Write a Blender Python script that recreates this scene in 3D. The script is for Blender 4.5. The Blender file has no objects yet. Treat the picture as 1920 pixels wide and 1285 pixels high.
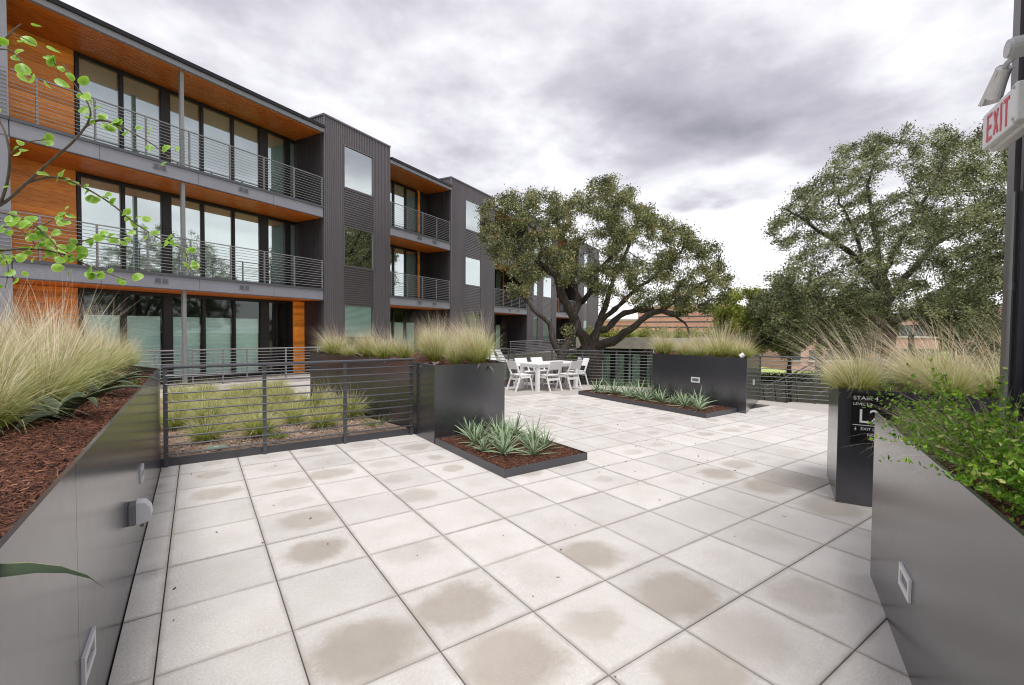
import bpy, math, random
import numpy as np
from mathutils import Vector, Matrix, kdtree

sc = bpy.context.scene
rng = np.random.default_rng(7)
random.seed(7)

# ------------------------------------------------------------------ camera
CF, CYAW, CPITCH, CROLL = 856.229, 0.604746, -0.0283099, 0.0080105
CPOS = np.array([0.183926, -2.133715, 1.686582])
_c, _s = math.cos(CYAW), math.sin(CYAW)
FW = np.array([_s * math.cos(CPITCH), _c * math.cos(CPITCH), math.sin(CPITCH)])
_R = np.array([_c, -_s, 0.0]); _U = np.cross(_R, FW)
RT = _R * math.cos(CROLL) + _U * math.sin(CROLL)
UP = -_R * math.sin(CROLL) + _U * math.cos(CROLL)
cam_d = bpy.data.cameras.new('camera'); cam = bpy.data.objects.new('camera', cam_d)
sc.collection.objects.link(cam)
cam_d.sensor_width = 36.0; cam_d.lens = CF / 1920 * 36.0
cam_d.clip_start = 0.05; cam_d.clip_end = 2000
m = Matrix.Identity(4)
for i in range(3):
    m[i][0] = RT[i]; m[i][1] = UP[i]; m[i][2] = -FW[i]; m[i][3] = CPOS[i]
cam.matrix_world = m
sc.camera = cam
sc.cycles.filter_width = 1.1

# ------------------------------------------------------------------ sky, sun, exposure
SUN_EL, SUN_AZ = math.radians(66), math.radians(206)      # azimuth measured clockwise from +Y
world = bpy.data.worlds.new('World'); sc.world = world; world.use_nodes = True
wt = world.node_tree; wt.nodes.clear()
def WN(t, **k):
    n = wt.nodes.new(t)
    for a, b in k.items(): setattr(n, a, b)
    return n
def wl(a, b): wt.links.new(a, b)
def wmath(op, a, b=None, clamp=False):
    n = WN('ShaderNodeMath', operation=op); n.use_clamp = clamp
    for i, x in enumerate((a, b)):
        if x is None: continue
        if isinstance(x, (int, float)): n.inputs[i].default_value = x
        else: wl(x, n.inputs[i])
    return n.outputs[0]
tc = WN('ShaderNodeTexCoord'); sep = WN('ShaderNodeSeparateXYZ'); wl(tc.outputs['Generated'], sep.inputs[0])
zc = wmath('ADD', wmath('MAXIMUM', sep.outputs[2], 0.0), 0.15)
px_ = wmath('DIVIDE', sep.outputs[0], zc); py_ = wmath('DIVIDE', sep.outputs[1], zc)
comb = WN('ShaderNodeCombineXYZ'); wl(px_, comb.inputs[0]); wl(py_, comb.inputs[1])
n1 = WN('ShaderNodeTexNoise'); n1.inputs['Scale'].default_value = 1.5; n1.inputs['Detail'].default_value = 7
n1.inputs['Roughness'].default_value = 0.55; n1.inputs['Distortion'].default_value = 0.1
wl(comb.outputs[0], n1.inputs['Vector'])
n2 = WN('ShaderNodeTexNoise'); n2.inputs['Scale'].default_value = 2.6; n2.inputs['Detail'].default_value = 5
wl(comb.outputs[0], n2.inputs['Vector'])
sub = WN('ShaderNodeVectorMath', operation='SUBTRACT'); wl(n2.outputs['Color'], sub.inputs[0]); sub.inputs[1].default_value = (0.5, 0.5, 0.5)
scl = WN('ShaderNodeVectorMath', operation='SCALE'); wl(sub.outputs[0], scl.inputs[0]); scl.inputs['Scale'].default_value = 0.75
warp = WN('ShaderNodeVectorMath', operation='ADD'); wl(comb.outputs[0], warp.inputs[0]); wl(scl.outputs[0], warp.inputs[1])
def blob(cx, cy, sx, sy, amp):
    a = WN('ShaderNodeVectorMath', operation='SUBTRACT'); wl(warp.outputs[0], a.inputs[0]); a.inputs[1].default_value = (cx, cy, 0)
    b = WN('ShaderNodeVectorMath', operation='MULTIPLY'); wl(a.outputs[0], b.inputs[0]); b.inputs[1].default_value = (1 / sx, 1 / sy, 0)
    c = WN('ShaderNodeVectorMath', operation='DOT_PRODUCT'); wl(b.outputs[0], c.inputs[0]); wl(b.outputs[0], c.inputs[1])
    e = wmath('POWER', 2.718, wmath('MULTIPLY', c.outputs['Value'], -1.0))
    return wmath('MULTIPLY', e, amp)
dens = wmath('MULTIPLY', wmath('SUBTRACT', n1.outputs['Fac'], 0.315), 1.85)
for b in ((1.40, 0.86, 0.60, 0.30, 0.30), (1.75, 0.78, 0.35, 0.22, 0.12), (0.75, 1.02, 0.40, 0.26, 0.14),
          (0.25, 1.18, 0.4, 0.22, 0.16), (1.97, 1.22, 0.14, 0.12, 0.45), (0.95, 1.5, 0.3, 0.2, -0.2),
          (2.5, 1.4, 0.5, 0.35, -0.4), (-1.4, 0.6, 0.6, 0.5, 0.4), (-0.6, -1.3, 0.7, 0.5, 0.45), (1.2, -1.1, 0.6, 0.5, 0.4)):
    dens = wmath('ADD', dens, blob(*b))
# clouds thin out and brighten towards the horizon all the way round
hz = wmath('MULTIPLY', wmath('SUBTRACT', sep.outputs[2], 0.06), 3.6, clamp=True)
dens = wmath('MULTIPLY', dens, hz, clamp=True)
ramp = WN('ShaderNodeValToRGB'); wl(dens, ramp.inputs[0])
el = ramp.color_ramp.elements
el[0].position = 0.0; el[0].color = (0.62, 0.617, 0.63, 1)
el[1].position = 1.0; el[1].color = (0.155, 0.148, 0.172, 1)
e = el.new(0.22); e.color = (0.46, 0.455, 0.475, 1)
e = el.new(0.5); e.color = (0.30, 0.29, 0.32, 1)
cs = WN('ShaderNodeVectorMath', operation='SCALE'); wl(ramp.outputs[0], cs.inputs[0]); cs.inputs['Scale'].default_value = 10.0
sky = WN('ShaderNodeTexSky'); sky.sky_type = 'NISHITA'; sky.sun_disc = False
sky.sun_elevation = SUN_EL; sky.sun_rotation = SUN_AZ
mx = WN('ShaderNodeMix', data_type='RGBA'); mx.inputs[0].default_value = 0.95
wl(sky.outputs[0], mx.inputs[6]); wl(cs.outputs[0], mx.inputs[7])
bg = WN('ShaderNodeBackground'); bg.inputs['Strength'].default_value = 0.1
wl(mx.outputs[2], bg.inputs['Color'])
wo = WN('ShaderNodeOutputWorld'); wl(bg.outputs[0], wo.inputs[0])
sun_d = bpy.data.lights.new('sun', 'SUN'); sun_d.energy = 1.5; sun_d.angle = math.radians(24); sun_d.color = (1.0, 0.98, 0.955)
sun = bpy.data.objects.new('sun', sun_d); sc.collection.objects.link(sun)
sd = Vector((math.sin(SUN_AZ) * math.cos(SUN_EL), math.cos(SUN_AZ) * math.cos(SUN_EL), math.sin(SUN_EL)))
sun.rotation_euler = sd.to_track_quat('Z', 'Y').to_euler()
sc.view_settings.view_transform = 'Standard'; sc.view_settings.look = 'None'
sc.view_settings.gamma = 1.0; sc.view_settings.exposure = 1.14; sc.view_settings.use_curve_mapping = False

# ------------------------------------------------------------------ helpers
COL = sc.collection
def V(*a): return np.array(a, float)
def gd(x, y, D): return CPOS + (FW + RT * (x - 960) / CF - UP * (y - 642.5) / CF) * D

def mesh_np(name, co, quads=None, tris=None, attrs=None, smooth=False):
    me = bpy.data.meshes.new(name)
    co = np.asarray(co, np.float32)
    me.vertices.add(len(co)); me.vertices.foreach_set('co', co.ravel())
    L, st = [], []
    k = 0
    if quads is not None and len(quads):
        q = np.asarray(quads, np.int32); L.append(q.ravel()); st.append(np.arange(len(q)) * 4); k = q.size
    if tris is not None and len(tris):
        t = np.asarray(tris, np.int32); L.append(t.ravel()); st.append(k + np.arange(len(t)) * 3)
    L = np.concatenate(L); st = np.concatenate(st).astype(np.int32)
    me.loops.add(len(L)); me.loops.foreach_set('vertex_index', L.astype(np.int32))
    me.polygons.add(len(st)); me.polygons.foreach_set('loop_start', st)
    if attrs:
        for a, vals in attrs.items():
            at = me.attributes.new(a, 'FLOAT', 'POINT'); at.data.foreach_set('value', np.asarray(vals, np.float32))
    me.update(calc_edges=True)
    if smooth: me.polygons.foreach_set('use_smooth', np.ones(len(st), bool))
    return me

class MB:
    """Collects faces of one mesh."""
    def __init__(s): s.v = []; s.f = []
    def add(s, vs, fs):
        o = len(s.v); s.v += [tuple(map(float, a)) for a in vs]; s.f += [tuple(o + i for i in f) for f in fs]; return s
    def box(s, x0, y0, z0, x1, y1, z1):
        x0, x1 = min(x0, x1), max(x0, x1); y0, y1 = min(y0, y1), max(y0, y1); z0, z1 = min(z0, z1), max(z0, z1)
        return s.add([(x0, y0, z0), (x1, y0, z0), (x1, y1, z0), (x0, y1, z0), (x0, y0, z1), (x1, y0, z1), (x1, y1, z1), (x0, y1, z1)],
                     [(3, 2, 1, 0), (4, 5, 6, 7), (0, 1, 5, 4), (1, 2, 6, 5), (2, 3, 7, 6), (3, 0, 4, 7)])
    def frame3(s, p, q, up=(0, 0, 1)):
        p = V(*p); q = V(*q); d = q - p; d /= np.linalg.norm(d); up = V(*up)
        if abs(d @ up) > 0.95: up = V(1, 0, 0)
        a = np.cross(d, up); a /= np.linalg.norm(a); b = np.cross(a, d); return p, q, a, b
    def bar(s, p, q, w, h, up=(0, 0, 1)):
        p, q, a, b = s.frame3(p, q, up); a = a * w / 2; b = b * h / 2
        vs = [p - a - b, p + a - b, p + a + b, p - a + b, q - a - b, q + a - b, q + a + b, q - a + b]
        return s.add(vs, [(0, 1, 2, 3), (7, 6, 5, 4), (0, 4, 5, 1), (1, 5, 6, 2), (2, 6, 7, 3), (3, 7, 4, 0)])
    def tube(s, p, q, r, n=8, r2=None, caps=True):
        r2 = r if r2 is None else r2
        p, q, a, b = s.frame3(p, q)
        an = [2 * math.pi * i / n for i in range(n)]
        vs = [p + (a * math.cos(t) + b * math.sin(t)) * r for t in an] + [q + (a * math.cos(t) + b * math.sin(t)) * r2 for t in an]
        fs = [(i, (i + 1) % n, n + (i + 1) % n, n + i) for i in range(n)]
        if caps: fs += [tuple(range(n))[::-1], tuple(range(n, 2 * n))]
        return s.add(vs, fs)
    def prism(s, poly, z0, z1):
        n = len(poly)
        vs = [(x, y, z0) for x, y in poly] + [(x, y, z1) for x, y in poly]
        return s.add(vs, [tuple(range(n))[::-1], tuple(range(n, 2 * n))] + [(i, (i + 1) % n, n + (i + 1) % n, n + i) for i in range(n)])
    def quad(s, *p): return s.add(p, [tuple(range(len(p)))])
    def mesh(s, name, off=(0, 0, 0)):
        me = bpy.data.meshes.new(name)
        me.from_pydata([(a - off[0], b - off[1], c - off[2]) for a, b, c in s.v], [], s.f); me.update(); return me

def link(name, me, mat=None, parent=None, loc=None, rot=None, scale=None, kind=None):
    o = bpy.data.objects.new(name, me); COL.objects.link(o)
    if mat is not None and me is not None and len(me.materials) == 0: me.materials.append(mat)
    if parent is not None: o.parent = parent
    if loc is not None: o.location = tuple(map(float, loc))
    if rot is not None: o.rotation_euler = rot
    if scale is not None: o.scale = scale if hasattr(scale, '__len__') else (scale,) * 3
    if kind: o['kind'] = kind
    return o
def tag(o, label, cat, group=None, kind=None):
    o['label'] = label; o['category'] = cat
    if group: o['group'] = group
    if kind: o['kind'] = kind
    return o
def thing(name, label, cat, loc=(0, 0, 0), rot=0, group=None):
    return tag(link(name, None, loc=loc, rot=(0, 0, rot)), label, cat, group)
def build(mb, name, mat, parent=None, kind=None, off=(0, 0, 0), bevel=0):
    o = link(name, mb.mesh(name, off), mat, parent, kind=kind)
    if bevel:
        b = o.modifiers.new('bevel', 'BEVEL'); b.width = bevel; b.segments = 2; b.limit_method = 'ANGLE'
    return o
def copy_tree(o, parent=None):
    c = o.copy(); COL.objects.link(c)
    if parent is not None: c.parent = parent
    for ch in list(o.children): copy_tree(ch, c)
    return c
ORD = ['first', 'second', 'third', 'fourth', 'fifth', 'sixth', 'seventh', 'eighth', 'ninth', 'tenth', 'eleventh', 'twelfth',
       'thirteenth', 'fourteenth', 'fifteenth', 'sixteenth', 'seventeenth', 'eighteenth', 'nineteenth', 'twentieth']

# ------------------------------------------------------------------ materials
class Mat:
    def __init__(s, name):
        s.m = bpy.data.materials.new(name); s.m.use_nodes = True; s.t = s.m.node_tree
        s.b = s.t.nodes['Principled BSDF']; s.out = s.t.nodes['Material Output']
    def n(s, t, **k):
        n = s.t.nodes.new(t)
        for a, b in k.items(): setattr(n, a, b)
        return n
    def l(s, a, b): s.t.links.new(a, b)
    def set(s, **k):
        for a, b in k.items(): s.b.inputs[a.replace('_', ' ')].default_value = b
        return s
    def math(s, op, a, b=None, c=None, clamp=False):
        n = s.n('ShaderNodeMath', operation=op); n.use_clamp = clamp
        for i, x in enumerate((a, b, c)):
            if x is None: continue
            if isinstance(x, (int, float)): n.inputs[i].default_value = x
            else: s.l(x, n.inputs[i])
        return n.outputs[0]
    def noise(s, scale, detail=4, rough=0.55, coord='Object', stretch=None, dist=0):
        tcn = s.n('ShaderNodeTexCoord'); src = tcn.outputs[coord]
        if coord == 'World':
            pass
        if stretch:
            mp = s.n('ShaderNodeMapping'); mp.inputs['Scale'].default_value = stretch; s.l(src, mp.inputs[0]); src = mp.outputs[0]
        nn = s.n('ShaderNodeTexNoise'); nn.inputs['Scale'].default_value = scale; nn.inputs['Detail'].default_value = detail
        nn.inputs['Roughness'].default_value = rough; nn.inputs['Distortion'].default_value = dist
        s.l(src, nn.inputs['Vector']); return nn.outputs['Fac']
    def ramp(s, fac, stops):
        r = s.n('ShaderNodeValToRGB'); s.l(fac, r.inputs[0]); e = r.color_ramp.elements
        e[0].position, e[0].color = stops[0][0], (*stops[0][1], 1); e[1].position, e[1].color = stops[-1][0], (*stops[-1][1], 1)
        for p, c in stops[1:-1]: x = e.new(p); x.color = (*c, 1)
        return r.outputs[0]
    def mix(s, f, a, b, blend='MIX'):
        n = s.n('ShaderNodeMix', data_type='RGBA', blend_type=blend)
        for i, x in ((0, f), (6, a), (7, b)):
            if isinstance(x, (int, float)): n.inputs[i].default_value = x
            elif isinstance(x, tuple): n.inputs[i].default_value = (*x, 1)
            else: s.l(x, n.inputs[i])
        return n.outputs[2]
    def base(s, o): s.l(o, s.b.inputs['Base Color']); return s
    def bump(s, h, strength=0.3, dist=0.01):
        b = s.n('ShaderNodeBump'); b.inputs['Strength'].default_value = strength; b.inputs['Distance'].default_value = dist
        s.l(h, b.inputs['Height']); s.l(b.outputs[0], s.b.inputs['Normal']); return s

def painted_metal(name, c, rough=0.4, metallic=0.35, var=0.12, streak=True, bump=0.05, ior=1.5):
    M = Mat(name).set(Metallic=metallic, Roughness=rough, IOR=ior)
    a = M.noise(1.7, 5, 0.6, stretch=(1, 1, 0.35) if streak else None)
    lo = tuple(x * (1 - var) for x in c); hi = tuple(x * (1 + var) for x in c)
    M.base(M.ramp(a, [(0.3, lo), (0.7, hi)]))
    f = M.noise(9, 6, 0.7)
    M.l(M.math('MULTIPLY_ADD', f, rough * .45, rough * .78), M.b.inputs['Roughness'])
    M.bump(M.noise(2.2, 2), bump, 0.02)
    return M.m
M_PLANTER = painted_metal('planter_steel', (0.092, 0.092, 0.104), 0.20, 0.65, 0.14, True, 0.03, 2.3)
M_FENCE = painted_metal('fence_steel', (0.045, 0.046, 0.055), 0.35, 0.0, ior=1.7)
M_RAIL = painted_metal('balcony_rail_steel', (0.26, 0.26, 0.265), 0.4, 0.3)
M_FASCIA = painted_metal('fascia_panel_grey', (0.27, 0.27, 0.31), 0.45, 0.2, 0.06)
M_FASCIA_D = painted_metal('flashing_grey', (0.10, 0.10, 0.115), 0.45, 0.3, 0.06)
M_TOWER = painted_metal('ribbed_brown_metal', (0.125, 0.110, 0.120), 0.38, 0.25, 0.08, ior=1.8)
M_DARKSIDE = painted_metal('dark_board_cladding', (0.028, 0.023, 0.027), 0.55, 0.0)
M_FRAME = painted_metal('dark_bronze_frame', (0.02, 0.017, 0.018), 0.4, 0.2)
M_BLACK = painted_metal('black_gloss_trim', (0.008, 0.008, 0.010), 0.3, 0.1)
M_LWALL = painted_metal('dark_wall_cladding', (0.030, 0.030, 0.042), 0.35, 0.4)
def plain(name, c, rough=0.6, var=0.06, scale=6, metallic=0.0, bump=0.0):
    M = Mat(name).set(Roughness=rough, Metallic=metallic)
    a = M.noise(scale, 5, 0.6)
    M.base(M.ramp(a, [(0.3, tuple(x * (1 - var) for x in c)), (0.7, tuple(min(1, x * (1 + var)) for x in c))]))
    if bump: M.bump(M.noise(scale * 6, 4), bump, 0.01)
    return M.m
M_WHITE = plain('white_plastic_board', (0.80, 0.80, 0.80), 0.4, 0.03)
M_SIGNW = plain('white_sign_plastic', (0.74, 0.73, 0.75), 0.35, 0.04)
M_GREYP = plain('light_grey_plastic', (0.52, 0.52, 0.54), 0.4, 0.06)
M_GREYD = plain('mid_grey_plastic', (0.16, 0.16, 0.17), 0.4, 0.06)
M_RED = plain('red_letters', (0.62, 0.03, 0.06), 0.4, 0.05)
M_WTXT = plain('white_letters', (0.72, 0.72, 0.72), 0.5, 0.02)
M_SIGNB = plain('black_sign_plate', (0.006, 0.006, 0.007), 0.3, 0.05)
M_SHADE = plain('pleated_blind', (0.88, 0.93, 0.91), 0.8, 0.03)
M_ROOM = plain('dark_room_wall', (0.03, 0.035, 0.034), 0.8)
M_CONC = plain('pale_concrete', (0.46, 0.43, 0.40), 0.85, 0.14, 2.2, bump=0.2)
M_CONCB = plain('board_marked_concrete', (0.27, 0.24, 0.21), 0.85, 0.2, 3.0, bump=0.3)
M_CURT = plain('white_curtain', (0.62, 0.68, 0.62), 0.9, 0.1, 8)
M_BRIGHTEN = plain('pale_brightening_sheet', (0.78, 0.86, 0.84), 0.9, 0.04, 3)
M_REDP = plain('dark_red_panel', (0.20, 0.04, 0.03), 0.6)
M_PINK = plain('salmon_concrete', (0.56, 0.30, 0.225), 0.85, 0.1, 0.5)
M_PINK2 = plain('pink_brick', (0.50, 0.31, 0.26), 0.85, 0.12, 0.8)
M_PALE = plain('pale_stone_trim', (0.55, 0.50, 0.46), 0.85)
M_ROOFG = plain('grey_roof', (0.25, 0.25, 0.26), 0.8)
M_WINB = plain('far_window', (0.05, 0.06, 0.07), 0.2)
M_BENR = plain('red_bench_paint', (0.42, 0.05, 0.06), 0.5)
M_BENO = plain('orange_bench_paint', (0.62, 0.25, 0.04), 0.5)

def wood(name, stretch, c0, c1, c2):
    M = Mat(name).set(Roughness=0.42)
    oi = M.n('ShaderNodeObjectInfo')
    tcn = M.n('ShaderNodeTexCoord'); mp = M.n('ShaderNodeMapping'); mp.inputs['Scale'].default_value = stretch
    add = M.n('ShaderNodeVectorMath', operation='ADD'); M.l(tcn.outputs['Object'], add.inputs[0])
    cm = M.n('ShaderNodeCombineXYZ'); M.l(M.math('MULTIPLY', oi.outputs['Random'], 40.0), cm.inputs[0]); M.l(cm.outputs[0], add.inputs[1])
    M.l(add.outputs[0], mp.inputs[0])
    nn = M.n('ShaderNodeTexNoise'); nn.inputs['Scale'].default_value = 3.0; nn.inputs['Detail'].default_value = 8; nn.inputs['Roughness'].default_value = 0.65
    M.l(mp.outputs[0], nn.inputs['Vector'])
    col = M.ramp(nn.outputs['Fac'], [(0.28, c0), (0.5, c1), (0.72, c2)])
    kn = M.n('ShaderNodeTexVoronoi'); kn.inputs['Scale'].default_value = 1.0
    mp2 = M.n('ShaderNodeMapping'); mp2.inputs['Scale'].default_value = (1.6, 1.6, 5.0); M.l(add.outputs[0], mp2.inputs[0]); M.l(mp2.outputs[0], kn.inputs['Vector'])
    kf = M.math('LESS_THAN', kn.outputs['Distance'], 0.045)
    col = M.mix(kf, col, (0.05, 0.012, 0.004))
    v = M.math('MULTIPLY_ADD', oi.outputs['Random'], 0.5, 0.70)
    hs = M.n('ShaderNodeHueSaturation'); M.l(v, hs.inputs['Value']); M.l(col, hs.inputs['Color'])
    M.base(hs.outputs[0]); M.bump(nn.outputs['Fac'], 0.2, 0.004)
    return M.m
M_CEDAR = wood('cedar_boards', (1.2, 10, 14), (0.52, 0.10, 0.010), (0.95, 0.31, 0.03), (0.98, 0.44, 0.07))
M_SOFFIT_SHADED = wood('shaded_cedar_soffit', (1.0, 9, 9), (0.42, 0.07, 0.008), (0.78, 0.19, 0.02), (0.86, 0.28, 0.04))  # darker cedar copy, shade under the overhang put into the colour

def glass(name, refl, tint, trans):
    M = Mat(name); t = M.t
    g = M.n('ShaderNodeBsdfGlossy'); g.inputs['Color'].default_value = (*tint, 1); g.inputs['Roughness'].default_value = 0.004
    b = M.n('ShaderNodeBump'); b.inputs['Strength'].default_value = 0.03; b.inputs['Distance'].default_value = 0.02
    M.l(M.noise(0.7, 1), b.inputs['Height']); M.l(b.outputs[0], g.inputs['Normal'])
    tr = M.n('ShaderNodeBsdfTransparent'); tr.inputs['Color'].default_value = (*trans, 1)
    lw = M.n('ShaderNodeFresnel'); lw.inputs['IOR'].default_value = 1.5
    f = M.math('MULTIPLY_ADD', lw.outputs[0], 1.0, refl, clamp=True)
    mxs = M.n('ShaderNodeMixShader'); M.l(f, mxs.inputs[0]); M.l(tr.outputs[0], mxs.inputs[1]); M.l(g.outputs[0], mxs.inputs[2])
    M.l(mxs.outputs[0], M.out.inputs['Surface']); t.nodes.remove(M.b)
    return M.m
M_GLASS = glass('coated_glass', 0.56, (0.92, 1.0, 0.99), (0.80, 0.92, 0.88))
M_GLASS1 = glass('clear_glass', 0.04, (0.90, 0.97, 0.95), (0.84, 0.96, 0.92))

# paver: stains and dark patches driven by the object colour (centre offset r,g ; strength b ; size a)
def paver_material():
    M = Mat('concrete_paver').set(Roughness=0.8)
    oi = M.n('ShaderNodeObjectInfo'); tcn = M.n('ShaderNodeTexCoord'); geo = M.n('ShaderNodeNewGeometry')
    ns = M.n('ShaderNodeTexNoise'); ns.inputs['Scale'].default_value = 260; ns.inputs['Detail'].default_value = 2; M.l(geo.outputs['Position'], ns.inputs['Vector'])
    nl = M.n('ShaderNodeTexNoise'); nl.inputs['Scale'].default_value = 2.3; nl.inputs['Detail'].default_value = 7; nl.inputs['Roughness'].default_value = 0.62; M.l(geo.outputs['Position'], nl.inputs['Vector'])
    vo = M.n('ShaderNodeTexVoronoi'); vo.inputs['Scale'].default_value = 130; M.l(geo.outputs['Position'], vo.inputs['Vector'])
    col = M.ramp(nl.outputs['Fac'], [(0.3, (0.48, 0.445, 0.405)), (0.7, (0.67, 0.635, 0.595))])
    nm = M.n('ShaderNodeTexNoise'); nm.inputs['Scale'].default_value = 70; nm.inputs['Detail'].default_value = 4; nm.inputs['Roughness'].default_value = 0.75; M.l(geo.outputs['Position'], nm.inputs['Vector'])
    col = M.mix(0.45, col, M.ramp(nm.outputs['Fac'], [(0.3, (0.40, 0.375, 0.35)), (0.5, (0.54, 0.515, 0.49)), (0.7, (0.72, 0.70, 0.68))]))
    col = M.mix(M.math('MULTIPLY', M.math('GREATER_THAN', ns.outputs['Fac'], 0.60), 0.30), col, (0.82, 0.80, 0.78))
    col = M.mix(M.math('MULTIPLY', M.math('LESS_THAN', ns.outputs['Fac'], 0.42), 0.35), col, (0.28, 0.255, 0.23))
    vs = M.n('ShaderNodeSeparateXYZ'); M.l(vo.outputs['Color'], vs.inputs[0])
    col = M.mix(M.math('MULTIPLY', M.math('MULTIPLY', M.math('GREATER_THAN', vs.outputs[0], 0.93), M.math('LESS_THAN', vo.outputs['Distance'], 0.30)), 0.8), col, (0.9, 0.9, 0.88))
    hs = M.n('ShaderNodeHueSaturation'); M.l(M.math('MULTIPLY_ADD', oi.outputs['Random'], 0.16, 0.90), hs.inputs['Value']); M.l(col, hs.inputs['Color'])
    col = hs.outputs[0]
    # stain
    oc = M.n('ShaderNodeSeparateColor'); M.l(oi.outputs['Color'], oc.inputs[0])
    po = M.n('ShaderNodeSeparateXYZ'); M.l(tcn.outputs['Object'], po.inputs[0])
    nd = M.n('ShaderNodeTexNoise'); nd.inputs['Scale'].default_value = 5.0; nd.inputs['Detail'].default_value = 6; nd.inputs['Roughness'].default_value = 0.7; M.l(geo.outputs['Position'], nd.inputs['Vector'])
    dx = M.math('SUBTRACT', po.outputs[0], M.math('SUBTRACT', oc.outputs[0], 0.5)); dy = M.math('SUBTRACT', po.outputs[1], M.math('SUBTRACT', oc.outputs[1], 0.5))
    r2 = M.math('SQRT', M.math('ADD', M.math('MULTIPLY', dx, dx), M.math('MULTIPLY', M.math('MULTIPLY', dy, dy), 1.5)))
    rr = M.math('ADD', r2, M.math('MULTIPLY', M.math('SUBTRACT', nd.outputs['Fac'], 0.5), 0.34))
    rr = M.math('ADD', rr, M.math('MULTIPLY', M.math('SUBTRACT', ns.outputs['Fac'], 0.5), 0.05))
    rr = M.math('DIVIDE', rr, M.math('MAXIMUM', oi.outputs['Alpha'], 0.02))
    st = M.n('ShaderNodeMapRange'); st.interpolation_type = 'SMOOTHSTEP'; st.inputs['From Min'].default_value = 1.18; st.inputs['From Max'].default_value = 0.60; M.l(rr, st.inputs['Value'])
    sf = M.math('MULTIPLY', M.math('MULTIPLY', st.outputs[0], M.math('MULTIPLY', oc.outputs[2], 0.88)), M.math('MULTIPLY_ADD', nm.outputs['Fac'], 0.8, 0.5), clamp=True)
    col = M.mix(sf, col, (0.62, 0.565, 0.50), 'MULTIPLY')
    # dirt collected along the joints
    ex = M.math('ABSOLUTE', po.outputs[0]); ey = M.math('ABSOLUTE', po.outputs[1]); ee = M.math('MAXIMUM', ex, ey)
    er = M.n('ShaderNodeMapRange'); er.inputs['From Min'].default_value = 0.275; er.inputs['From Max'].default_value = 0.302; M.l(M.math('ADD', ee, M.math('MULTIPLY', M.math('SUBTRACT', nd.outputs['Fac'], 0.5), 0.05)), er.inputs['Value'])
    col = M.mix(M.math('MULTIPLY', er.outputs[0], 0.6), col, (0.30, 0.265, 0.235))
    M.base(col)
    M.l(M.math('MULTIPLY_ADD', sf, -0.28, 0.82), M.b.inputs['Roughness'])
    M.bump(ns.outputs['Fac'], 0.35, 0.003)
    return M.m
M_PAVER = paver_material()
M_JOINT = plain('dark_joint_bed', (0.05, 0.045, 0.04), 0.95, 0.3, 20)

def ground_mat():
    M = Mat('lower_ground').set(Roughness=0.95)
    geo = M.n('ShaderNodeNewGeometry')
    n = M.n('ShaderNodeTexNoise'); n.inputs['Scale'].default_value = 0.09; n.inputs['Detail'].default_value = 4; M.l(geo.outputs['Position'], n.inputs['Vector'])
    n2 = M.n('ShaderNodeTexNoise'); n2.inputs['Scale'].default_value = 3; n2.inputs['Detail'].default_value = 8; M.l(geo.outputs['Position'], n2.inputs['Vector'])
    g = M.ramp(n2.outputs['Fac'], [(0.3, (0.13, 0.19, 0.035)), (0.7, (0.27, 0.34, 0.08))])
    M.base(M.mix(M.math('GREATER_THAN', n.outputs['Fac'], 0.60), g, (0.33, 0.29, 0.24)))
    return M.m
M_GROUND = ground_mat()

def bark():
    M = Mat('oak_bark').set(Roughness=0.9)
    geo = M.n('ShaderNodeNewGeometry'); mp = M.n('ShaderNodeMapping'); mp.inputs['Scale'].default_value = (1, 1, 0.3); M.l(geo.outputs['Position'], mp.inputs[0])
    n = M.n('ShaderNodeTexNoise'); n.inputs['Scale'].default_value = 14; n.inputs['Detail'].default_value = 8; n.inputs['Roughness'].default_value = 0.7; M.l(mp.outputs[0], n.inputs['Vector'])
    M.base(M.ramp(n.outputs['Fac'], [(0.32, (0.018, 0.014, 0.013)), (0.55, (0.07, 0.052, 0.046)), (0.75, (0.17, 0.135, 0.12))]))
    M.bump(n.outputs['Fac'], 0.8, 0.03)
    return M.m
M_BARK = bark()
def leafmat(name, stops, rough=0.5, trans=0.35, hpos=None):
    """colour runs along attribute v (random per leaf), optionally blended with h (position along blade)."""
    M = Mat(name); t = M.t
    a = M.n('ShaderNodeAttribute'); a.attribute_name = 'v'
    col = M.ramp(a.outputs['Fac'], stops)
    if hpos:
        h = M.n('ShaderNodeAttribute'); h.attribute_name = 'h'
        f = M.ramp(h.outputs['Fac'], [(hpos[0], (0, 0, 0)), (hpos[1], (1, 1, 1))])
        va = M.ramp(a.outputs['Fac'], [(0.0, hpos[2]), (1.0, hpos[3])])
        col = M.mix(f, col, va)
    M.base(col); M.set(Roughness=rough)
    tl = M.n('ShaderNodeBsdfTranslucent'); M.l(col, tl.inputs['Color'])
    mxs = M.n('ShaderNodeMixShader'); mxs.inputs[0].default_value = trans
    M.l(M.b.outputs[0], mxs.inputs[1]); M.l(tl.outputs[0], mxs.inputs[2]); M.l(mxs.outputs[0], M.out.inputs['Surface'])
    return M.m
M_OAK = leafmat('oak_leaf', [(0, (0.03, 0.036, 0.015)), (0.45, (0.145, 0.165, 0.062)), (0.8, (0.42, 0.44, 0.20)), (1, (0.52, 0.38, 0.19))], 0.4, 0.4)
M_OAK2 = leafmat('grey_oak_leaf', [(0, (0.03, 0.036, 0.016)), (0.45, (0.15, 0.168, 0.075)), (1, (0.50, 0.52, 0.27))], 0.4, 0.4)
M_YGREEN = leafmat('yellow_green_leaf', [(0, (0.08, 0.12, 0.02)), (0.5, (0.28, 0.33, 0.05)), (1, (0.55, 0.52, 0.09))], 0.45)
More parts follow.
